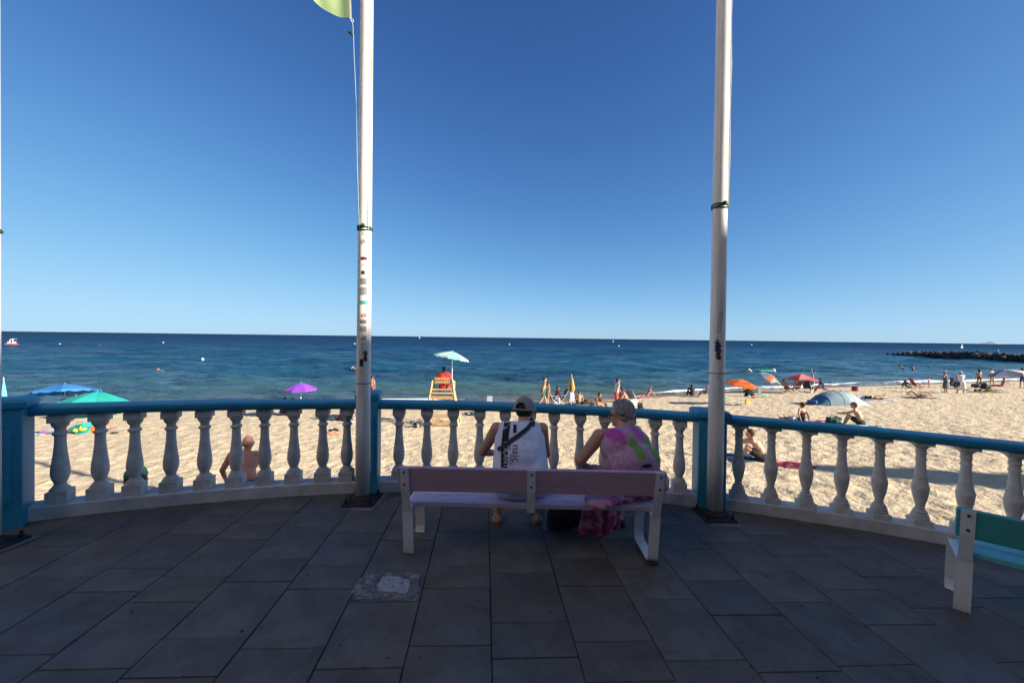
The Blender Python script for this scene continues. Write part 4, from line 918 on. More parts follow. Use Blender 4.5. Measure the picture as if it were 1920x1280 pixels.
beach(1134, 769, 70, 1.74, hp_(SITF, lean=35), 'tanned person hunched over in black bottoms beside the pair\'s towels', 'tan', (('shorts', BLACK),), 'short', (.2, .12, .05), vox=.02)
beach(1155, 766, -80, 1.78, WALK, 'man in a white vest and red swim shorts walking', 'tan', (('shorts', (.55, .06, .04)), ('tank', (.6, .58, .55))), vox=.019)
beach(1163, 748, -70, 1.66, hp_(SIT), 'person in a red shirt sitting behind the walking man', 'red', (('shirt', (.55, .07, .05)),), vox=.02)
beach(1173, 753, 80, 1.68, hp_(SIT, lean=4), 'woman with a bun sitting with arms forward, left of the grey chair', 'fair', (('bra', (.04, .03, .03)), ('brief', (.1, .05, .05))), 'bun', (.10, .05, .03), vox=.02)
beach(1212, 744, 80, 1.7, hp_(SITL, lean=-35), 'pink-skinned sunbather reclining right of the grey chair', 'red', (('shorts', (.55, .25, .2)),), 'short', (.2, .1, .05), vox=.02)
# right group
beach(1298, 741, 0, 1.66, hp_(SIT, lean=2), 'person wrapped in dark cloth with a hood sitting near the water', 'dark', (('long_sleeve', (.02, .022, .02)), ('headscarf', (.02, .022, .02)), ('trousers', (.02, .022, .02))), vox=.022)
beach(1326, 743, 40, 1.7, hp_(CHAIR), 'person in a pink top sitting on a dark chair just left of the right flagpole', 'tan', (('shirt', (.5, .22, .25)),), vox=.02)
beach(1412, 742, 75, 1.7, hp_(SITF), 'person in black sitting beneath the orange parasol', 'tan', (('long_sleeve', BLACK), ('trousers', BLACK)), vox=.02)
beach(1474, 735, -75, 1.7, hp_(CHAIR, lean=-35), 'brown-haired person reclining left of the red parasol', 'tan', (('brief', (.1, .05, .03)),), 'short', (.10, .06, .03), vox=.02)
beach(1489, 735, 80, 1.7, hp_(CHAIR, lean=-20), 'person leaning back in a chair under the red parasol', 'fair', (('brief', (.2, .1, .06)),), 'short', (.25, .15, .07), vox=.02)
beach(1516, 733, -70, 1.7, hp_(CHAIR), 'person in dark clothes on a navy chair right of the red parasol', 'dark', (('shirt', (.02, .02, .03)), ('shorts', NAVY)), vox=.02)
beach(1544, 734, 60, 1.72, hp_(CHAIR, lean=12), 'person with a blue bag sitting on the salmon pink chair', 'tan', (('shirt', (.03, .03, .05)), ('shorts', (.08, .15, .3))), vox=.02)
beach(1622, 747, 70, 1.7, hp_(FRONT, arms=[(60, 20, 60, 30), (60, 20, 60, 30)]), 'sunbather in a white and navy top lying right of the grey-blue beach tent', 'tan', (('shirt', (.5, .52, .62)), ('shorts', BLACK)), vox=.02)
beach(1650, 748, -80, 1.66, hp_(BACK), 'sunbather on a cream towel beside the one in the white and navy top', 'fair', (('bra', BLACK), ('brief', BLACK)), 'short', vox=.02)
beach(1722, 743, 85, 1.7, hp_(BACK), 'tanned sunbather with raised knee lying alone in the middle of the right beach', 'tan', (('brief', (.1, .06, .05)),), 'short', (.25, .15, .07), vox=.02)
beach(1742, 727, 30, 1.0, hp_(STAND, pz=.54), 'small child standing at the water beside the red beach chair', 'fair', (('brief', (.5, .5, .55)),), 'short', (.05, .03, .02), vox=.02)
beach(1773, 734, 40, 1.66, hp_(STAND, wide=1.1, fat=1.15, arms=[(20, 40, 60, 10), (10, 12, 20, 5)]), 'stout person in a dark grey sarong carrying a bag along the water', 'tan', (('dress', (.09, .10, .13)), ('hat', (.35, .33, .32))), vox=.02)
beach(1801, 736, -30, 1.66, hp_(STAND, wide=1.1, fat=1.15), 'stout person in a white dress and white hat with a black bag', 'tan', (('dress', (.72, .72, .75)), ('hat', (.6, .6, .62))), vox=.02)
beach(1836, 726, 0, 1.68, hp_(STAND), 'dark-haired person in a brown bikini standing behind the green bags', 'tan', (('bra', (.10, .05, .04)), ('brief', (.10, .05, .04))), 'long', (.04, .025, .02), vox=.02)
beach(1860, 724, 10, 1.68, hp_(STAND), 'person in a pale dress standing left of the grey and white parasol', 'fair', (('swimsuit', (.35, .36, .42)),), 'short', (.15, .10, .06), vox=.02)
beach(1878, 724, 70, 1.7, hp_(SITL), 'person reclining on the sand below the grey and white parasol', 'tan', (('shorts', (.35, .05, .08)),), vox=.02)
beach(1917, 727, 0, 1.75, hp_(STAND), 'man in blue shorts standing at the right edge of the photo', 'tan', (('shorts', (.03, .08, .25)),), vox=.02)
beach(1850, 733, 80, 1.7, hp_(FRONT), 'sunbather lying on an olive towel below the standing pair', 'dark', (('shorts', (.10, .11, .03)),), vox=.02)
beach(1706, 727, 80, 1.7, SITF, 'small dark figure crouching left of the red beach chair', 'dark', (('shirt', (.03, .03, .04)),), vox=.024)
# bathers
for px, py, rz, lb, sk, dp in ((280, 696, 40, 'left one of the two bathers swimming far out left of the purple parasol', 'red', 1.38), (288, 693.5, -60, 'right one of the two bathers swimming far out left of the purple parasol', 'red', 1.3), (380, 682, 0, 'lone swimmer\'s head above the waves up from the purple parasol', 'fair', 1.4),
        (611, 690, 60, 'leftmost of three pale bathers in a row left of the stickered flagpole', 'pale', 1.38), (635, 690, 20, 'middle one of three pale bathers in a row left of the stickered flagpole', 'pale', 1.30), (656, 690, -50, 'rightmost of three pale bathers in a row left of the stickered flagpole', 'pale', 1.22),
        (1409, 696, 60, 'dark-haired bather with a white shirt in the water above the orange parasol', 'dark', 1.0), (1425, 694, -60, 'bather next to the green air mattress', 'tan', 1.3), (1453, 694, 0, 'bather in white right of the green air mattress', 'fair', 1.15), (1455, 702, 20, 'left one of two bathers in front of the striped parasol', 'tan', 1.3), (1466, 703, 0, 'right one of two bathers in front of the striped parasol', 'fair', 1.25),
        (1510, 699, 30, 'bather left of the closed blue parasol', 'tan', 1.2), (1530, 702, 0, 'bather right of the closed blue parasol', 'dark', 1.0),
        (1693, 690, 60, 'dark bather standing waist deep below the breakwater, left of two', 'dark', .95), (1712, 691, -30, 'dark bather standing waist deep below the breakwater, right of two', 'dark', 1.1), (1745, 689, 0, 'distant swimmer\'s head right of the two bathers below the breakwater', 'dark', 1.38)):
    wr = (('shirt', (.6, .6, .62)),) if 'white' in lb else (('shorts', (.04, .04, .07)),)
    swimmer(px, py, rz, lb, dp, sk, wear=wr)
p_, s_ = on_sea(697, 737); person((p_.x, p_.y, WATER-.45), -20, 1.72, STAND, 'pink-skinned bather standing in the shallows right behind the stickered flagpole', 'red', (('shorts', (.3, .08, .08)),), vox=.02, fingers=False)

# ------------------------------------------------------------------ parasols
def parasol(px, py, top_py, width_px, label, cols, tilt=(0, 0), rise=.26, n=8, under=None, pole_col=(.75, .75, .76), closed=False, fringe=None, base=None, pr=.016, sink=.0, trans=.25):
    if base is None: p, s = on_sand(px, py)
    else: p, s = base
    h = (py-top_py)*s; R = width_px*s/2
    root = thing('parasol', (p.x, p.y, p.z), label, 'parasol')
    if closed:
        T = Matrix.Rotation(rad(tilt[1]), 3, 'Y') @ Matrix.Rotation(rad(tilt[0]), 3, 'X'); hb = closed
        MB().tube([T @ Vector((0, 0, -.1)), T @ Vector((0, 0, h))], pr, 8).build('pole', cm(pole_col, .4), root)
        for k in range(n):
            b = MB(); a = 2*math.pi*k/n
            def f(u, v):
                z = h-.03-u*(h-hb-.03); rr = R*(u**.7)*(1 if u < .8 else 1-(u-.8)*1.6); aa = a+(v-.5)*2*math.pi/n; q = rr*(1-.40*abs(v-.5)*2); return T @ Vector((q*math.cos(aa)+.0, q*math.sin(aa), z))
            b.grid(f, 10, 4).build('canopy_panel', cm(cols[k % len(cols)], .8), root, smooth=True)
        MB().cap(T @ Vector((0, 0, h-.03)), T @ Vector((0, 0, h+.06)), .018, .008).build('finial', cm(pole_col, .4), root)
        return root
    T = Matrix.Rotation(rad(tilt[1]), 3, 'Y') @ Matrix.Rotation(rad(tilt[0]), 3, 'X'); hub = Vector((0, 0, h-R*rise*.4)) if (tilt[0] or tilt[1]) else Vector((0, 0, h))
    top = Vector((0, 0, h))
    MB().tube([Vector((0, 0, -.2)), Vector((0, 0, h-R*rise-.02)), top-T @ Vector((0, 0, .02))], pr, 8).build('pole', cm(pole_col, .4), root)
    meshes = []
    for c in cols:
        b = MB(); hw_ = math.pi/n
        def f(u, v):
            a = (v-.5)*2*hw_; edge = math.cos(hw_)/math.cos(a); r = R*u*(edge*.985+.015)*(1-.03*math.cos((v-.5)*math.pi)*u); z = -R*rise*(u**1.35)+.035*R*math.cos((v-.5)*math.pi)*u*(1-u)
            return (r*math.cos(a), r*math.sin(a), z)
        b.grid(f, 8, 6)
        def g(u, v):
            x, y, z = f(1, v); return (x*(1+.005*u), y*(1+.005*u), z-u*.09*R*(.55+.45*abs(math.cos(v*math.pi*2))))
        b.grid(g, 2, 8); me = b.mesh('canopy_panel', True); me.materials.append(cm(c, .8, trans)); meshes.append(me)
    for k in range(n):
        o = bpy.data.objects.new('canopy_panel', meshes[k % len(meshes)]); COL.objects.link(o); o.parent = root; o.location = top
        o.rotation_euler = (T @ Matrix.Rotation(2*math.pi*(k+.5)/n, 3, 'Z')).to_euler()
        a = 2*math.pi*k/n; P = [top+T @ Vector((R*u*math.cos(a), R*u*math.sin(a), -R*rise*u**1.35-.012)) for u in (0.02, .3, .6, .98)]
        MB().tube(P, .006, 5).build('rib', cm((.55, .55, .55), .4), root)
    MB().cap(top, top+T @ Vector((0, 0, .03)), .012, .007).build('finial', cm(pole_col, .4), root)
    return root
parasol(122, 779, 719, 96, 'blue beach parasol with white rings at the far left', [(.03, .19, .50), (.05, .24, .55), (.10, .34, .62)], (-8, -7), .30)
parasol(183, 781, 733.5, 100, 'turquoise green beach parasol in front of the blue one', [(.03, .50, .44), (.02, .40, .36)], (-4, 4), .42, trans=.35)
parasol(8, 778, 709, 10, 'closed pale blue parasol standing at the left edge', [(.12, .40, .60), (.2, .5, .68)], (0, -1), closed=.55)
parasol(564, 780, 716, 57, 'purple beach parasol with two dark-haired people sitting under it', [(.26, .06, .55), (.30, .08, .60)], (0, 0), .42)
parasol(1391, 757, 709.5, 51, 'orange beach parasol with a pale underside on the sand left of the yellow bucket', [(.75, .16, .03), (.80, .20, .05)], (-10, 16), .36, trans=.5)
parasol(1448, 736, 704, 40, 'tilted parasol with rainbow and white stripes', [(.65, .65, .62), (.75, .22, .12), (.10, .35, .60), (.62, .55, .2)], (0, 40), .34, trans=.4)
parasol(1502, 736, 699.5, 50, 'red and white beach parasol above the seated group', [(.60, .05, .06), (.62, .28, .26)], (-4, 3), .42)
parasol(1525, 734, 691, 7, 'closed turquoise blue parasol standing beside the red parasol', [(.06, .32, .50), (.3, .55, .6)], (0, -5), closed=.6)
parasol(1884, 729, 691.5, 48, 'grey and white parasol leaning at the far right of the beach', [(.62, .64, .66), (.16, .20, .26)], (-6, -14), .30)
parasol(1071, 759, 702, 16, 'closed tan patterned parasol standing between the sunbathers', [(.40, .24, .06), (.62, .52, .25), (.30, .16, .04)], (0, 0), closed=.85)
# low tent-like shelter
def shelter():
    p, s = on_sand(1570, 757); R = 48*s; h = 25*s; root = thing('beach_tent', (p.x, p.y, p.z-.02), 'low grey-blue beach tent lying on the sand in the middle of the right beach', 'tent')
    arcs = [(-1.0, .0), (-.62, .72), (-.18, 1.0), (.22, .98), (.62, .62), (1.0, .0)]
    cols = [(.06, .16, .28), (.24, .36, .42), (.28, .40, .44), (.48, .58, .60), (.52, .62, .64)]  # sunlit right side painted in: panel colours step paler to the right
    for k in range(5):
        (x0, h0), (x1, h1) = arcs[k], arcs[k+1]; b = MB()
        def f(u, v):
            t = math.pi*v; x = x0+(x1-x0)*u; hh = h0+(h1-h0)*u+.06*math.sin(math.pi*u); return (R*x+.10*math.cos(t)*(1-abs(x)), -.8*math.cos(t)*(1-.35*abs(x)), h*hh*math.sin(t)**.8)
        b.grid(f, 5, 14).build('tent_panel', cm(cols[k], .7, .1), root, smooth=True)
        if k:
            P = []
            for i in range(15): t = math.pi*i/14; P.append((R*x0+.10*math.cos(t)*(1-abs(x0)), -.8*math.cos(t)*(1-.35*abs(x0)), h*h0*math.sin(t)**.8+.008))
            b = MB(); b.tube(P, .011, 6).build('tent_pole', cm((.45, .55, .58), .5), root)
    MB().box((-R*1.03, -.1, .13), (.22, .5, .22), Matrix.Rotation(.3, 3, 'Z'), ch=.04).build('side_flap', cm((.03, .10, .28), .8), root)
shelter()

# ------------------------------------------------------------------ lifeguard tower, lifeguard, parasol
p_, s_ = on_sand(828, 797); LX, LY, LZ = p_; LS = s_
lt = thing('lifeguard_chair', (LX, LY, LZ), 'tall wooden lifeguard chair on the sand with a lifeguard in red on top', 'lifeguard chair', rz=rad(2))
wd_ = cm((.55, .385, .19), .7, var=.2, scale=14); wd2 = cm((.42, .245, .10), .7, var=.25, scale=14)
def beam(a, b_, w_, name='post', m=wd_): MB().tube([a, b_], w_, 4).build(name, m, lt)
HB = 2.12; hs = 1.46
for s in (-1, 1):
    beam((s*.70, -.10, -.1), (s*.40, .12, HB-.28), .045, 'rear_leg'); beam((s*.66, 1.15, -.1), (s*.40, .55, hs), .045, 'front_leg'); beam((s*.43, .05, hs+.28), (s*.43, .62, hs+.28), .03, 'armrest'); beam((s*.43, .62, hs-.02), (s*.43, .62, hs+.28), .028, 'arm_post')
    beam((s*.68, -.08, .35), (s*.62, 1.0, .35), .03, 'side_rail')
for z, y in ((.14, -.14), (.42, -.10), (.80, -.05), (1.14, 0.0)):
    MB().box((0, y+.02, z), (1.30-.42*z/1.5-.14 if z > .7 else 1.06, .035, .125), Matrix.Rotation(rad(-8), 3, 'X')).build('step', wd2, lt)
MB().box((0, .04, 1.32), (.98, .05, .05)).build('cross_rail', wd_, lt)
for y in (.12, .26, .40, .54): MB().box((0, y, hs), (.90, .12, .035)).build('seat_slat', wd_, lt)
for z in (1.76, 1.90): MB().box((0, .10+(z-1.5)*-.08, z), (.62, .03, .105)).build('back_slat', wd2, lt)
beam((.38, .14, .6), (.38, .14, 2.82), .018, 'parasol_pole', cm((.7, .7, .7), .4))
lg = person((LX, LY+.30, LZ+hs), 0, 1.80, dict(pz=.12, lean=-2, curl=14, wide=1.08, arms=[(15, 30, 50, 20), (15, 30, 50, 20)], legs=[(88, 14, 80), (88, 14, 80)]), 'lifeguard in a red shirt sitting on the tall wooden chair facing the sea', 'dark', (('shirt', (.62, .03, .03)), ('shorts', (.35, .02, .02))), vox=.018)[0]
parasol(0, 100, 0, 68, 'pale turquoise parasol above the lifeguard chair', [(.30, .66, .70), (.52, .74, .72)], (-4, 10), .34, base=(Vector((LX+.38, LY+.14, LZ+2.72)), LS), trans=.4).location.z = LZ+40*LS
bpy.context.view_layer.update()

# ------------------------------------------------------------------ things on the sand
def towel(px, py, wpx, lpx, cols, label, rz=0, cat='towel', stripes=5, crump=.02):
    p, s = on_sand(px, py); wd = wpx*s; ln = lpx if lpx else .9; root = thing('towel', (p.x, p.y, p.z), label, cat); R_ = Matrix.Rotation(rad(rz), 3, 'Z'); sd_ = random.uniform(0, 9)
    for k in range(stripes):
        b = MB()
        def f(u, v, top=True):
            X_ = (v-.5)*wd; Y_ = ((k+u)/stripes-.5)*ln; q = R_ @ Vector((X_, Y_, 0)); z = sz(p.x+q.x, p.y+q.y)-p.z+.03+crump*(math.sin(X_*9+sd_)*math.cos(Y_*7)+.6*math.sin(X_*23+Y_*17)); return (q.x, q.y, max(z, .012))
        b.grid(f, 5, 22); o = b.build('stripe', cm(cols[k % len(cols)], .9), root, smooth=True); m_ = o.modifiers.new('thick', 'SOLIDIFY'); m_.thickness = .02; m_.offset = 1
    return root
def heap(px, py, wpx, hpx, col, label, cat='bag', seed=1, col2=None, name='bag', handles=True, base=None):
    p, s = base or on_sand(px, py); root = thing(name, (p.x, p.y, p.z), label, cat); rnd = random.Random(seed); w_ = wpx*s; h_ = hpx*s
    b = MB()
    for q in range(3): b.box((rnd.uniform(-.14, .14)*w_, rnd.uniform(-.05, .05)*w_, h_*(.22+.20*q)), (w_*rnd.uniform(.5, .85), w_*rnd.uniform(.35, .5), h_*rnd.uniform(.34, .48)), Matrix.Rotation(rnd.uniform(-.5, .5), 3, 'Z') @ Matrix.Rotation(rnd.uniform(-.3, .3), 3, 'Y'))
    for q in range(5): b.ell((rnd.uniform(-.3, .3)*w_, rnd.uniform(-.15, .15)*w_, rnd.uniform(.15, .6)*h_), (w_*rnd.uniform(.10, .2), w_*.15, h_*rnd.uniform(.14, .26)))
    remesh(b.build('bag_body' if cat == 'bag' else 'cloth', cm(col, .85, var=.35), root, smooth=True), max(.010, w_/40), 2)
    if col2:
        b = MB()
        for q in range(4): b.ell((rnd.uniform(-.35, .35)*w_, -.12*w_+rnd.uniform(-.1, .1)*w_, rnd.uniform(.2, .75)*h_), (w_*rnd.uniform(.10, .2), w_*.15, h_*rnd.uniform(.15, .28)))
        remesh(b.build('folded_cloth', cm(col2, .85), root, smooth=True), max(.010, w_/40), 2)
    if handles and cat == 'bag': MB().tube([(-.22*w_, 0, h_*.75), (-.12*w_, 0, h_*1.08), (.12*w_, 0, h_*1.08), (.22*w_, 0, h_*.75)], .009, 6).build('handle', cm([c*.6 for c in col], .8), root)
    return root
def beach_chair(px, py, rz, col, label, k=1.0, fr=(.6, .6, .62), low=False):
    p, s = on_sand(px, py); root = thing('beach_chair', (p.x, p.y, p.z), label, 'beach chair', rz=rad(rz)); h0 = (.16 if low else .34)*k; f_ = cm(fr, .35)
    for sx in (-1, 1):
        x = sx*.27*k
        MB().tube([(x, -.28*k, -.02), (x, .22*k, h0+.02*k), (x, .26*k, h0+.03*k)], .013, 6).build('leg', f_, root); MB().tube([(x, .25*k, -.02), (x, -.18*k, h0), (x, -.50*k, h0+.58*k)], .013, 6).build('back_frame', f_, root)
        MB().tube([(x, -.30*k, h0+.22*k), (x, .18*k, h0+.22*k), (x, .20*k, h0)], .015, 6).build('armrest', f_, root)
    MB().grid(lambda u, v: ((v-.5)*.52*k, (.24-.42*u)*k, h0-.03*k*math.sin(u*math.pi)), 6, 4).build('seat', cm(col, .8), root, smooth=True).modifiers.new('t', 'SOLIDIFY').thickness = .015
    MB().grid(lambda u, v: ((v-.5)*.52*k, (-.20-.30*u)*k, h0+.03*k+.55*k*u), 6, 4).build('back', cm(col, .8), root, smooth=True).modifiers.new('t', 'SOLIDIFY').thickness = .015
    return root
# left
towel(82, 809, 42, .9, [(.55, .55, .6), (.02, .08, .12), (.35, .14, .30), (.10, .35, .45)], 'striped white, teal and purple towel behind the left railing', 0)
heap(150, 810, 34, 22, (.01, .28, .30), 'teal and yellow-green beach bag behind the second left baluster', 'bag', 2, (.45, .50, .06))
heap(172, 808, 28, 12, (.85, .22, .03), 'bright orange crumpled towel beside the teal bag', 'towel', 5, name='crumpled_towel')
heap(215, 810, 15, 4, (.05, .06, .05), 'pair of small dark shoes left alone on the sand', 'shoes', 4, name='shoes')
heap(122, 780, 26, 14, (.02, .02, .025), 'black bag in the shade of the blue parasol', 'bag', 8)
heap(554, 776, 14, 18, (.25, .12, .45), 'purple bag hanging low beside the purple parasol pole', 'bag', 3)
towel(626, 811, 34, .5, [(.70, .30, .12), (.6, .35, .22)], 'orange towel lying under a pair of flip-flops', 0, stripes=2)
heap(620, 808, 12, 5, (.02, .02, .025), 'left dark flip-flop on the orange towel', 'flip-flop', 6, name='flip_flop', handles=False); heap(631, 808, 12, 5, (.02, .02, .025), 'right dark flip-flop on the orange towel', 'flip-flop', 7, name='flip_flop', handles=False)
heap(784, 800, 20, 14, (.04, .04, .045), 'dark rucksack on the sand left of the lifeguard chair', 'bag', 9, (.3, .3, .3))
heap(884, 776, 36, 6, (.03, .03, .04), 'dark crumpled clothes right of the lifeguard chair', 'clothes', 12, (.5, .5, .55), name='clothes_pile', handles=False)
towel(655, 791, 30, .7, [(.7, .7, .72), (.4, .2, .15)], 'white towel beneath the sunbather by the stickered flagpole', 0, stripes=3)
# small white sign board with faint blue writing
p_, s_ = on_sand(918, 760); sg = thing('sign_board', (p_.x, p_.y, p_.z), 'small white notice board standing on the sand right of the lifeguard chair', 'sign')
MB().box((0, 0, .36), (.30, .02, .42), ch=.004).build('board', cm((.48, .52, .58), .5), sg)
for sx in (-1, 1): MB().tube([(sx*.13, .01, -.1), (sx*.13, .01, .18)], .012, 6).build('leg', cm((.5, .5, .5), .4), sg)
for k in range(4): MB().box((0, -.0115, .50-.08*k), (.22, .003, .018)).build('text_line', cm((.15, .22, .40), .6), sg)
heap(905, 757, 12, 6, (.02, .03, .04), 'dark bag on the sand left of the small notice board', 'bag', 14)
# centre
beach_chair(1040, 758, -80, (.05, .07, .14), 'dark folding beach chair with a person and towel left of the closed parasol')
beach_chair(1049, 757, 100, (.09, .07, .07), 'brown-backed folding chair left of the closed tan parasol')
heap(1043, 756, 14, 22, (.62, .64, .70), 'white towel draped over the folding chair', 'towel', 15, name='draped_towel')
heap(1071, 752, 13, 20, (.60, .52, .58), 'pale pink cloth hanging under the closed tan parasol', 'cloth', 16, name='hanging_cloth')
towel(1075, 757, 34, .9, [(.02, .03, .05), (.10, .11, .12)], 'dark towel at the foot of the closed tan parasol', 0)
heap(1103, 757, 26, 10, (.05, .055, .03), 'dark olive bags and clothes in the middle of the centre group', 'bag', 17, (.10, .10, .09))
towel(1110, 765, 50, .8, [(.40, .42, .36), (.55, .50, .42)], 'pale green towel under the sitting pair', 0)
beach_chair(1190, 752, -60, (.20, .21, .24), 'grey-backed beach chair right of the woman with the bun', low=True)
heap(1185, 762, 22, 18, (.50, .60, .48), 'pale green towel heap behind the woman\'s grey hair', 'towel', 18, name='crumpled_towel')
heap(1201, 770, 14, 20, (.03, .04, .035), 'dark green rucksack standing at the rail right of the woman', 'bag', 19)
towel(1218, 745, 40, .8, [(.6, .3, .26), (.15, .06, .05)], 'pinkish towel under the reclining pink-skinned sunbather', 0)
# right
beach_chair(1326, 744, 30, (.03, .03, .04), 'black beach chair left of the right flagpole')
heap(1400, 755, 9, 8, (.70, .62, .03), 'yellow plastic bucket at the foot of the orange parasol', 'bucket', 20, name='bucket', handles=False)
heap(1354, 754, 18, 14, (.12, .30, .20), 'green and black bag left of the orange parasol pole', 'bag', 21, (.02, .02, .02))
towel(1374, 757, 34, .8, [(.04, .05, .06), (.5, .55, .6)], 'dark and white towel left of the orange parasol pole', 0)
p_, s_ = on_sand(1424, 739); bb = thing('windbreak', (p_.x, p_.y, p_.z), 'upright grey board beside the person in black under the orange parasol', 'board'); MB().box((0, 0, .33), (.32, .04, .66), Matrix.Rotation(.1, 3, 'X'), ch=.03).build('board', cm((.28, .32, .32), .8), bb); MB().tube([(0, .03, -.05), (0, .22, .02), (0, .06, .5)], .015, 6).build('prop', cm((.3, .3, .3), .5), bb)
towel(1430, 743, 28, .6, [(.10, .45, .08), (.45, .55, .45)], 'bright green towel right of the person in black', 0)
heap(1413, 745, 9, 6, (.7, .2, .08), 'small orange ball bag beside the bright green towel', 'bag', 22, handles=False)
beach_chair(1545, 735, 50, (.68, .22, .17), 'salmon pink folding chair at the right of the red parasol group')
beach_chair(1516, 735, -60, NAVY, 'navy folding chair between the red parasol and the pink chair'); beach_chair(1489, 737, 90, (.20, .12, .07), 'brown folding chair under the red parasol')
towel(1562, 731, 24, .8, [(.75, .20, .08)], 'orange mat on the sand right of the salmon chair', 0, stripes=2)
heap(1602, 732, 11, 11, (.20, .03, .04), 'small dark red bag standing on the sand near the water', 'bag', 23)
towel(1640, 749, 56, .9, [(.60, .58, .52), (.10, .16, .35)], 'cream and blue towel under the two lying sunbathers', 0)
towel(1722, 745, 44, .8, [(.03, .03, .035)], 'black towel under the lone tanned sunbather', 0, stripes=2)
beach_chair(1722, 727, -110, (.45, .05, .06), 'red low beach chair at the water\'s edge', k=1.15, fr=(.4, .05, .06), low=True)
heap(1776, 725, 14, 20, (.10, .13, .14), 'grey bag held by the stout person in the sarong', 'bag', 24, base=(Vector((on_sand(1776, 734)[0].x+.45, on_sand(1776, 734)[0].y, on_sand(1776, 734)[0].z+.45)), on_sand(1776, 734)[1]))
heap(1793, 725, 9, 12, (.02, .02, .025), 'black bag held by the stout person in white', 'bag', 25, base=(Vector((on_sand(1793, 736)[0].x, on_sand(1793, 736)[0].y, on_sand(1793, 736)[0].z+.45)), on_sand(1793, 736)[1]))
heap(1834, 726, 22, 10, (.03, .05, .04), 'dark green bags on the sand at the feet of the woman in the brown bikini', 'bag', 26); heap(1848, 731, 16, 13, (.015, .02, .02), 'black bag beside the olive towel', 'bag', 27)
towel(1852, 734, 54, .9, [(.22, .22, .05), (.05, .05, .05)], 'olive towel under the sunbather below the standing pair', 0)
towel(1530, 791, 52, .7, [(.75, .12, .20), (.75, .45, .50), (.70, .12, .22)], 'bright pink towel right of the woman in the black swimsuit', 0)
heap(1488, 792, 14, 15, (.34, .37, .44), 'light grey bag in front of the woman in the black swimsuit', 'bag', 28)
towel(1465, 793, 60, .8, [NAVY, (.04, .05, .08)], 'navy towel stretching under the legs of the woman in the black swimsuit', 0)
heap(1562, 795, 28, 16, (.012, .06, .04), 'dark green rucksack with pale cloths on it left of the man in the brown cap', 'bag', 29, (.35, .45, .50))
towel(1605, 800, 92, .95, [(.02, .16, .10), (.10, .50, .38), (.015, .10, .06), (.45, .65, .60), (.06, .36, .26)], 'green striped towel under the man in the brown cap', 0)
towel(1400, 856, 76, .8, [(.012, .035, .09), (.02, .07, .16), (.5, .5, .55)], 'navy blue towel under the person in black shorts', 0)
towel(1486, 868, 56, .6, [(.50, .03, .08), (.62, .30, .32), (.45, .02, .05)], 'red and pink patterned towel right of the person in black shorts', 0)

# ------------------------------------------------------------------ on the water
def buoy(px, py, label, r=.30, col=(.85, .85, .82)):
    p, s = on_sea(px, py); root = thing('buoy', (p.x, p.y, WATER), label, 'buoy', group='white buoys far out on the sea'); MB().ell((0, 0, .10), (r, r, r)).build('float', cm(col, .4), root, smooth=True); MB().cap((0, 0, r*.8), (0, 0, r*1.7), .06, .05).build('top', cm(col, .4), root)
for px, py, lb in ((112, 646, 'white buoy nearest to the red pedal boat'), (187, 649, 'second white buoy right of the red pedal boat'), (306, 643, 'tiny white buoy above the left pair of swimmers'), (665, 645, 'white buoy just left of the stickered flagpole'), (955, 646, 'white buoy straight above the man\'s cap'), (1160, 649, 'white buoy between the two flagpoles, right one'), (1409, 647, 'white buoy right of the graffiti flagpole'), (1871, 658, 'white buoy in front of the breakwater rocks'), (380, 675, 'white buoy above the lone swimmer')):
    p, s = on_sea(px, py); buoy(px, py, lb, r=max(.2, min(1.0, 1.3*s)))
def sail(px, py, label, hpx, lean=0):
    p, s = on_sea(px, py); h = hpx*s; root = thing('sailing_boat', (p.x, p.y, WATER), label, 'sailing boat'); MB().tube([(-h*.35, 0, h*.05), (-h*.1, 0, h*.04), (h*.3, 0, h*.06)], [h*.05, h*.07, h*.02], 8).build('hull', cm((.8, .8, .8), .4), root)
    MB().add([(-h*.3, 0, h*.14), (h*.08, 0, h*.14), (h*.08, 0, h), (-h*.3, .05*h, h*.14), (h*.08, .04*h, h*.14), (h*.08, .02*h, h)], [(0, 1, 2), (5, 4, 3), (0, 3, 4, 1), (1, 4, 5, 2), (2, 5, 3, 0)]).build('mainsail', cm((.85, .85, .85), .7), root); MB().tube([(h*.1, 0, 0), (h*.1, 0, h*1.03)], h*.012, 6).build('mast', cm((.5, .5, .5), .4), root)
sail(787, 634.5, 'tiny white sailing boat on the horizon right of the stickered flagpole', 5); sail(1150, 641, 'tiny white sailing boat on the horizon in the middle of the photo', 4); sail(1804, 652, 'small white sailing boat beyond the breakwater', 8)
# pedal boat with a slide
p_, s_ = on_sea(22, 648); pb = thing('pedal_boat', (p_.x, p_.y, WATER), 'red pedal boat with a white slide at the far left of the sea', 'pedal boat', rz=rad(-48)); RD = cm((.72, .07, .06), .35)
for s in (-1, 1):
    MB().tube([(-2.3, s*.75, .25), (-1.6, s*.75, .20), (1.4, s*.75, .20), (2.3, s*.75, .55)], [.18, .34, .34, .10], 12).build('hull', RD, pb, smooth=True)
MB().box((0, 0, .55), (3.1, 1.9, .22), ch=.06).build('deck', RD, pb)
for x in (-.7, .5):
    for s in (-1, 1): MB().box((x, s*.42, .92), (.14, .6, .6), Matrix.Rotation(-.2, 3, 'Y'), ch=.04).build('seat', cm((.35, .34, .33), .6), pb)
MB().tube([(.9, -.25, .6), (.3, -.25, 1.75), (-.4, -.25, 1.85), (-3.6, -.25, 1.95)], .07, 8).build('slide_rail', cm((.8, .8, .78), .4), pb); MB().tube([(.9, .25, .6), (.3, .25, 1.75), (-.4, .25, 1.85), (-3.6, .25, 1.95)], .07, 8).build('slide_rail', cm((.8, .8, .78), .4), pb)
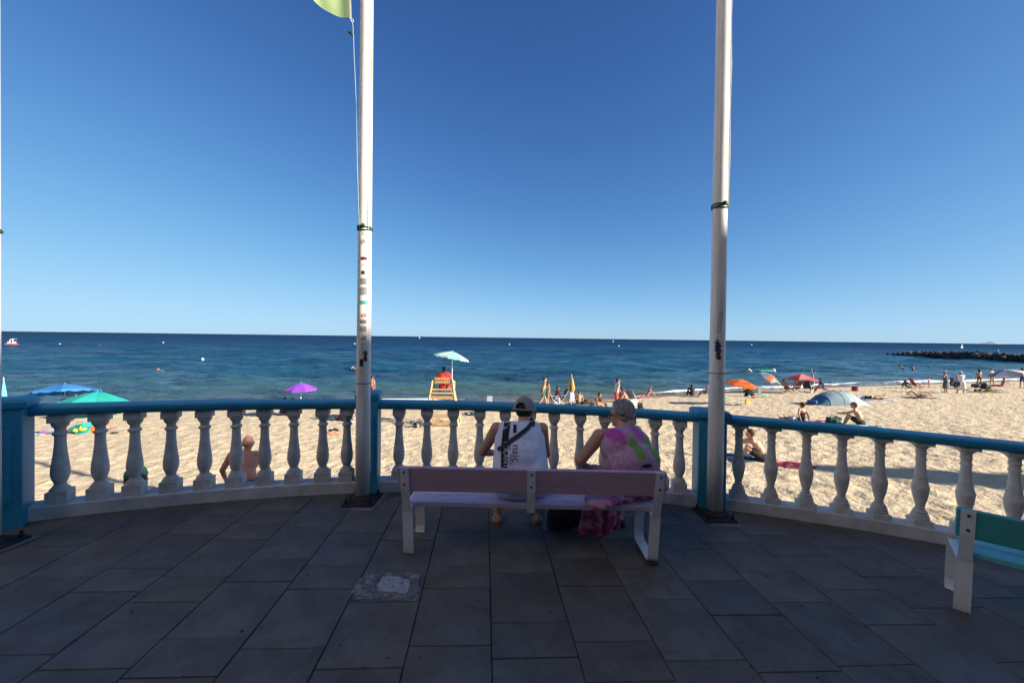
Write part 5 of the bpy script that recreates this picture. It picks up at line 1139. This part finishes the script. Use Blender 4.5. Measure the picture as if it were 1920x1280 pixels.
MB().tube([(-.5, 0, .6), (-.4, 0, 1.8)], .06, 8).build('slide_post', cm((.7, .7, .7), .4), pb)
MB().box((-2.0, 0, 1.86), (3.2, .5, .05)).build('slide', cm((.82, .82, .8), .4), pb)
# air mattress
p_, s_ = on_sea(1434, 696); am = thing('air_mattress', (p_.x, p_.y, WATER+.06), 'green air mattress floating above the orange parasol', 'air mattress')
for k in range(4): MB().cap((-.9, -.28+.19*k, .02), (.9, -.28+.19*k, .02), .09, .09).build('tube', cm((.05, .45, .25), .4), am, smooth=True)
# breakwater of boulders
p0, _ = on_sea(1676, 666.5); p1, _ = on_sea(1925, 678); d_ = (p1-p0); bw = thing('breakwater', (p0.x, p0.y, WATER), 'low breakwater of dark boulders reaching in from the right below the horizon', 'breakwater')
rk = [cm(c, .95, var=.35, scale=1.5) for c in ((.060, .050, .044), (.10, .085, .072), (.035, .030, .028))]
rms = []
for k in range(7):
    bm = bmesh.new(); bmesh.ops.create_icosphere(bm, subdivisions=1, radius=1); rnd = random.Random(k+30)
    for v in bm.verts: v.co *= rnd.uniform(.68, 1.12)
    me = bpy.data.meshes.new('rock'); bm.to_mesh(me); bm.free(); me.materials.append(rk[k % 3] if k < 6 else cm((.24, .22, .20), .95)); rms.append(me)
rnd = random.Random(2); LN = d_.length; dn = d_.normalized(); sn = Vector((-dn.y, dn.x, 0)); q = 0; tpos = -.5
for k in range(290):
    t = (k/290)**.95*LN*1.35; rr_ = rnd.uniform(.55, 1.15)*(0.55+.45*min(1, t/12)); off = rnd.choice((-1.6, -.6, .4, 1.4))+rnd.uniform(-.4, .4); lv = 1-abs(off)/2.6
    o = bpy.data.objects.new('rock', rms[rnd.choice((0, 1, 2, 3, 4, 5, 0, 1, 2, 6 if rnd.random() < .35 else 3))]); COL.objects.link(o); o.parent = bw; c_ = dn*t+sn*off
    o.location = (c_.x, c_.y, rnd.uniform(-.2, .35)+lv*1.05*min(1, (t+2)/10)); o.scale = (rr_*1.2, rr_, rr_*.8); o.rotation_euler = (rnd.uniform(0, 6), rnd.uniform(0, 6), rnd.uniform(0, 6))
# far islands
def island(px, wpx, hpx, dist, label, seed):
    d = ray(px, 645); d.z = 0; d = d*(dist/d.y); mpp = dist/FOC; rnd = random.Random(seed); W_ = wpx*mpp; H_ = hpx*mpp
    def f(u, v):
        x = (u-.5)*W_; e = math.sin(math.pi*u)**.7*(.55+.45*math.exp(-((u-.55)/.13)**2))+.05*math.sin(u*31)*math.sin(math.pi*u)+.05*math.sin(u*57+1)*math.sin(math.pi*u); return (x, (v-.5)*W_*.5, max(0, e)*H_*math.sin(math.pi*v)-8)
    o = MB().grid(f, 60, 10).build('island', mat('island_painted_haze_'+str(seed), (.26, .33, .40), 1, .05, .002), None, (d.x, d.y, WATER), smooth=True); tag(o, label, 'island', kind='structure')  # bluish haze of distance painted into the rock colour
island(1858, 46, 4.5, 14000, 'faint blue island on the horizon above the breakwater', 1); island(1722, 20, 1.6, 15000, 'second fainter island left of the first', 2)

# ------------------------------------------------------------------ unseen: the shading building, plus two blocks and a cypress added to shape light
es = Vector((math.cos(rad(SUN_AZ)), math.sin(rad(SUN_AZ)), 0)); en = Vector((-es.y, es.x, 0)); TAN = math.tan(rad(SUN_EL))
def sn_(s, n): return es*s+en*n
HT = 14.5
a_ = sn_(28.8+.77*1.3, 5.4); dr = (es*.77+en).normalized()
bl = thing('building', (a_.x, a_.y, -.25), 'tall pale seafront building behind the terrace that shades it', 'building', rz=math.atan2(dr.y, dr.x))
wl = mat('building_wall', (.50, .44, .36), .85, .12, .5, .2, 20)
MB().box((-30, -7, HT/2), (60, 14, HT)).build('wall', wl, bl)
MB().box((-30, -7, HT+EYE+.25-EYE/2-.1), (60.0, 14.0, EYE)).build('parapet', wl, bl)
gl = mat('window_glass', (.03, .04, .05), .08, .1, 2); wf = cm((.7, .7, .68), .5)
for fl in range(4):
    for k in range(14):
        x = -57+4.15*k; z = 2.2+3.4*fl
        w_o = MB().box((x, .03, z), (1.7, .10, 1.9)).build('window', wf, bl); MB().box((x, .09, z), (1.45, .02, 1.65)).build('pane', gl, w_o)
ar = thing('sky_block_building', (1, -2.6, -.25), 'dark building with a deep porch added unseen behind the terrace to block the sky', 'building')  # unseen block with porch, added to cut skylight on the terrace
aw = mat('sky_block_wall', (.30, .26, .22), .85, .15, .6, .2, 20)
MB().box((0, -4, 3.6), (17, 8, 7.2)).build('wall', aw, ar)
MB().box((0, .95, 4.1), (17, 1.88, .25), ch=.02).build('sky_block_roof', mat('sky_block_boards', (.25, .20, .16), .8, .2, 4), ar)
for k in range(4):
    w_o = MB().box((-6+4*k, .02, 5.6), (1.6, .10, 1.6)).build('window', wf, ar); MB().box((-6+4*k, .08, 5.6), (1.35, .02, 1.4)).build('pane', gl, w_o)
sb_ = thing('bounce_block', (-11.5, -10, -.25), 'tall cream block added out of view left of the terrace to bounce warm sun', 'building')  # unseen block added as a warm reflector for the shaded terrace
MB().box((-5, 0, 12), (10, 17, 24)).build('wall', mat('bounce_block_wall', (.80, .66, .50), .85, .05, .4), sb_)
for fl in range(6):
    for k in range(3):
        w_o = MB().box((.02, -5.5+5.5*k, 3+3.6*fl), (.10, 1.3, 1.9)).build('window', wf, sb_); MB().box((.08, -5.5+5.5*k, 3+3.6*fl), (.02, 1.05, 1.65)).build('pane', gl, w_o)
c_ = sn_(30, 11.4); cy = thing('shadow_caster_tree', (c_.x, c_.y, -.4), 'slender cypress added out of view to cast a long shadow on the right sand', 'tree')  # tree added out of view to throw the shadow patch on the sand
MB().tube([(0, 0, 0), (0, 0, 3), (.05, 0, 10.5)], [.22, .16, .05], 10).build('trunk', cm((.10, .07, .05), .9), cy)
V = []; F = []; rnd = random.Random(8); top = 11.7
for k in range(9000):
    z = rnd.uniform(.8, top); r = 1.05*math.sin(math.pi*min(1, max(0, (z-.2)/(top+.2)))**1.2)**.7*rnd.uniform(.55, 1.05); a = rnd.uniform(0, 6.283); c0 = Vector((r*math.cos(a), r*math.sin(a), z)); u_ = Vector((rnd.gauss(0, 1), rnd.gauss(0, 1), rnd.gauss(0, 1.5))).normalized()*.16; w2 = u_.cross(Vector((rnd.gauss(0, 1), rnd.gauss(0, 1), rnd.gauss(0, 1)))).normalized()*.07
    i = len(V); V += [c0-u_, c0+w2, c0+u_, c0-w2]; F.append((i, i+1, i+2, i+3))
MB().add(V, F).build('crown', mat('shadow_caster_leaves', (.04, .07, .03), .8, .4, 3, obj_var=0), cy)
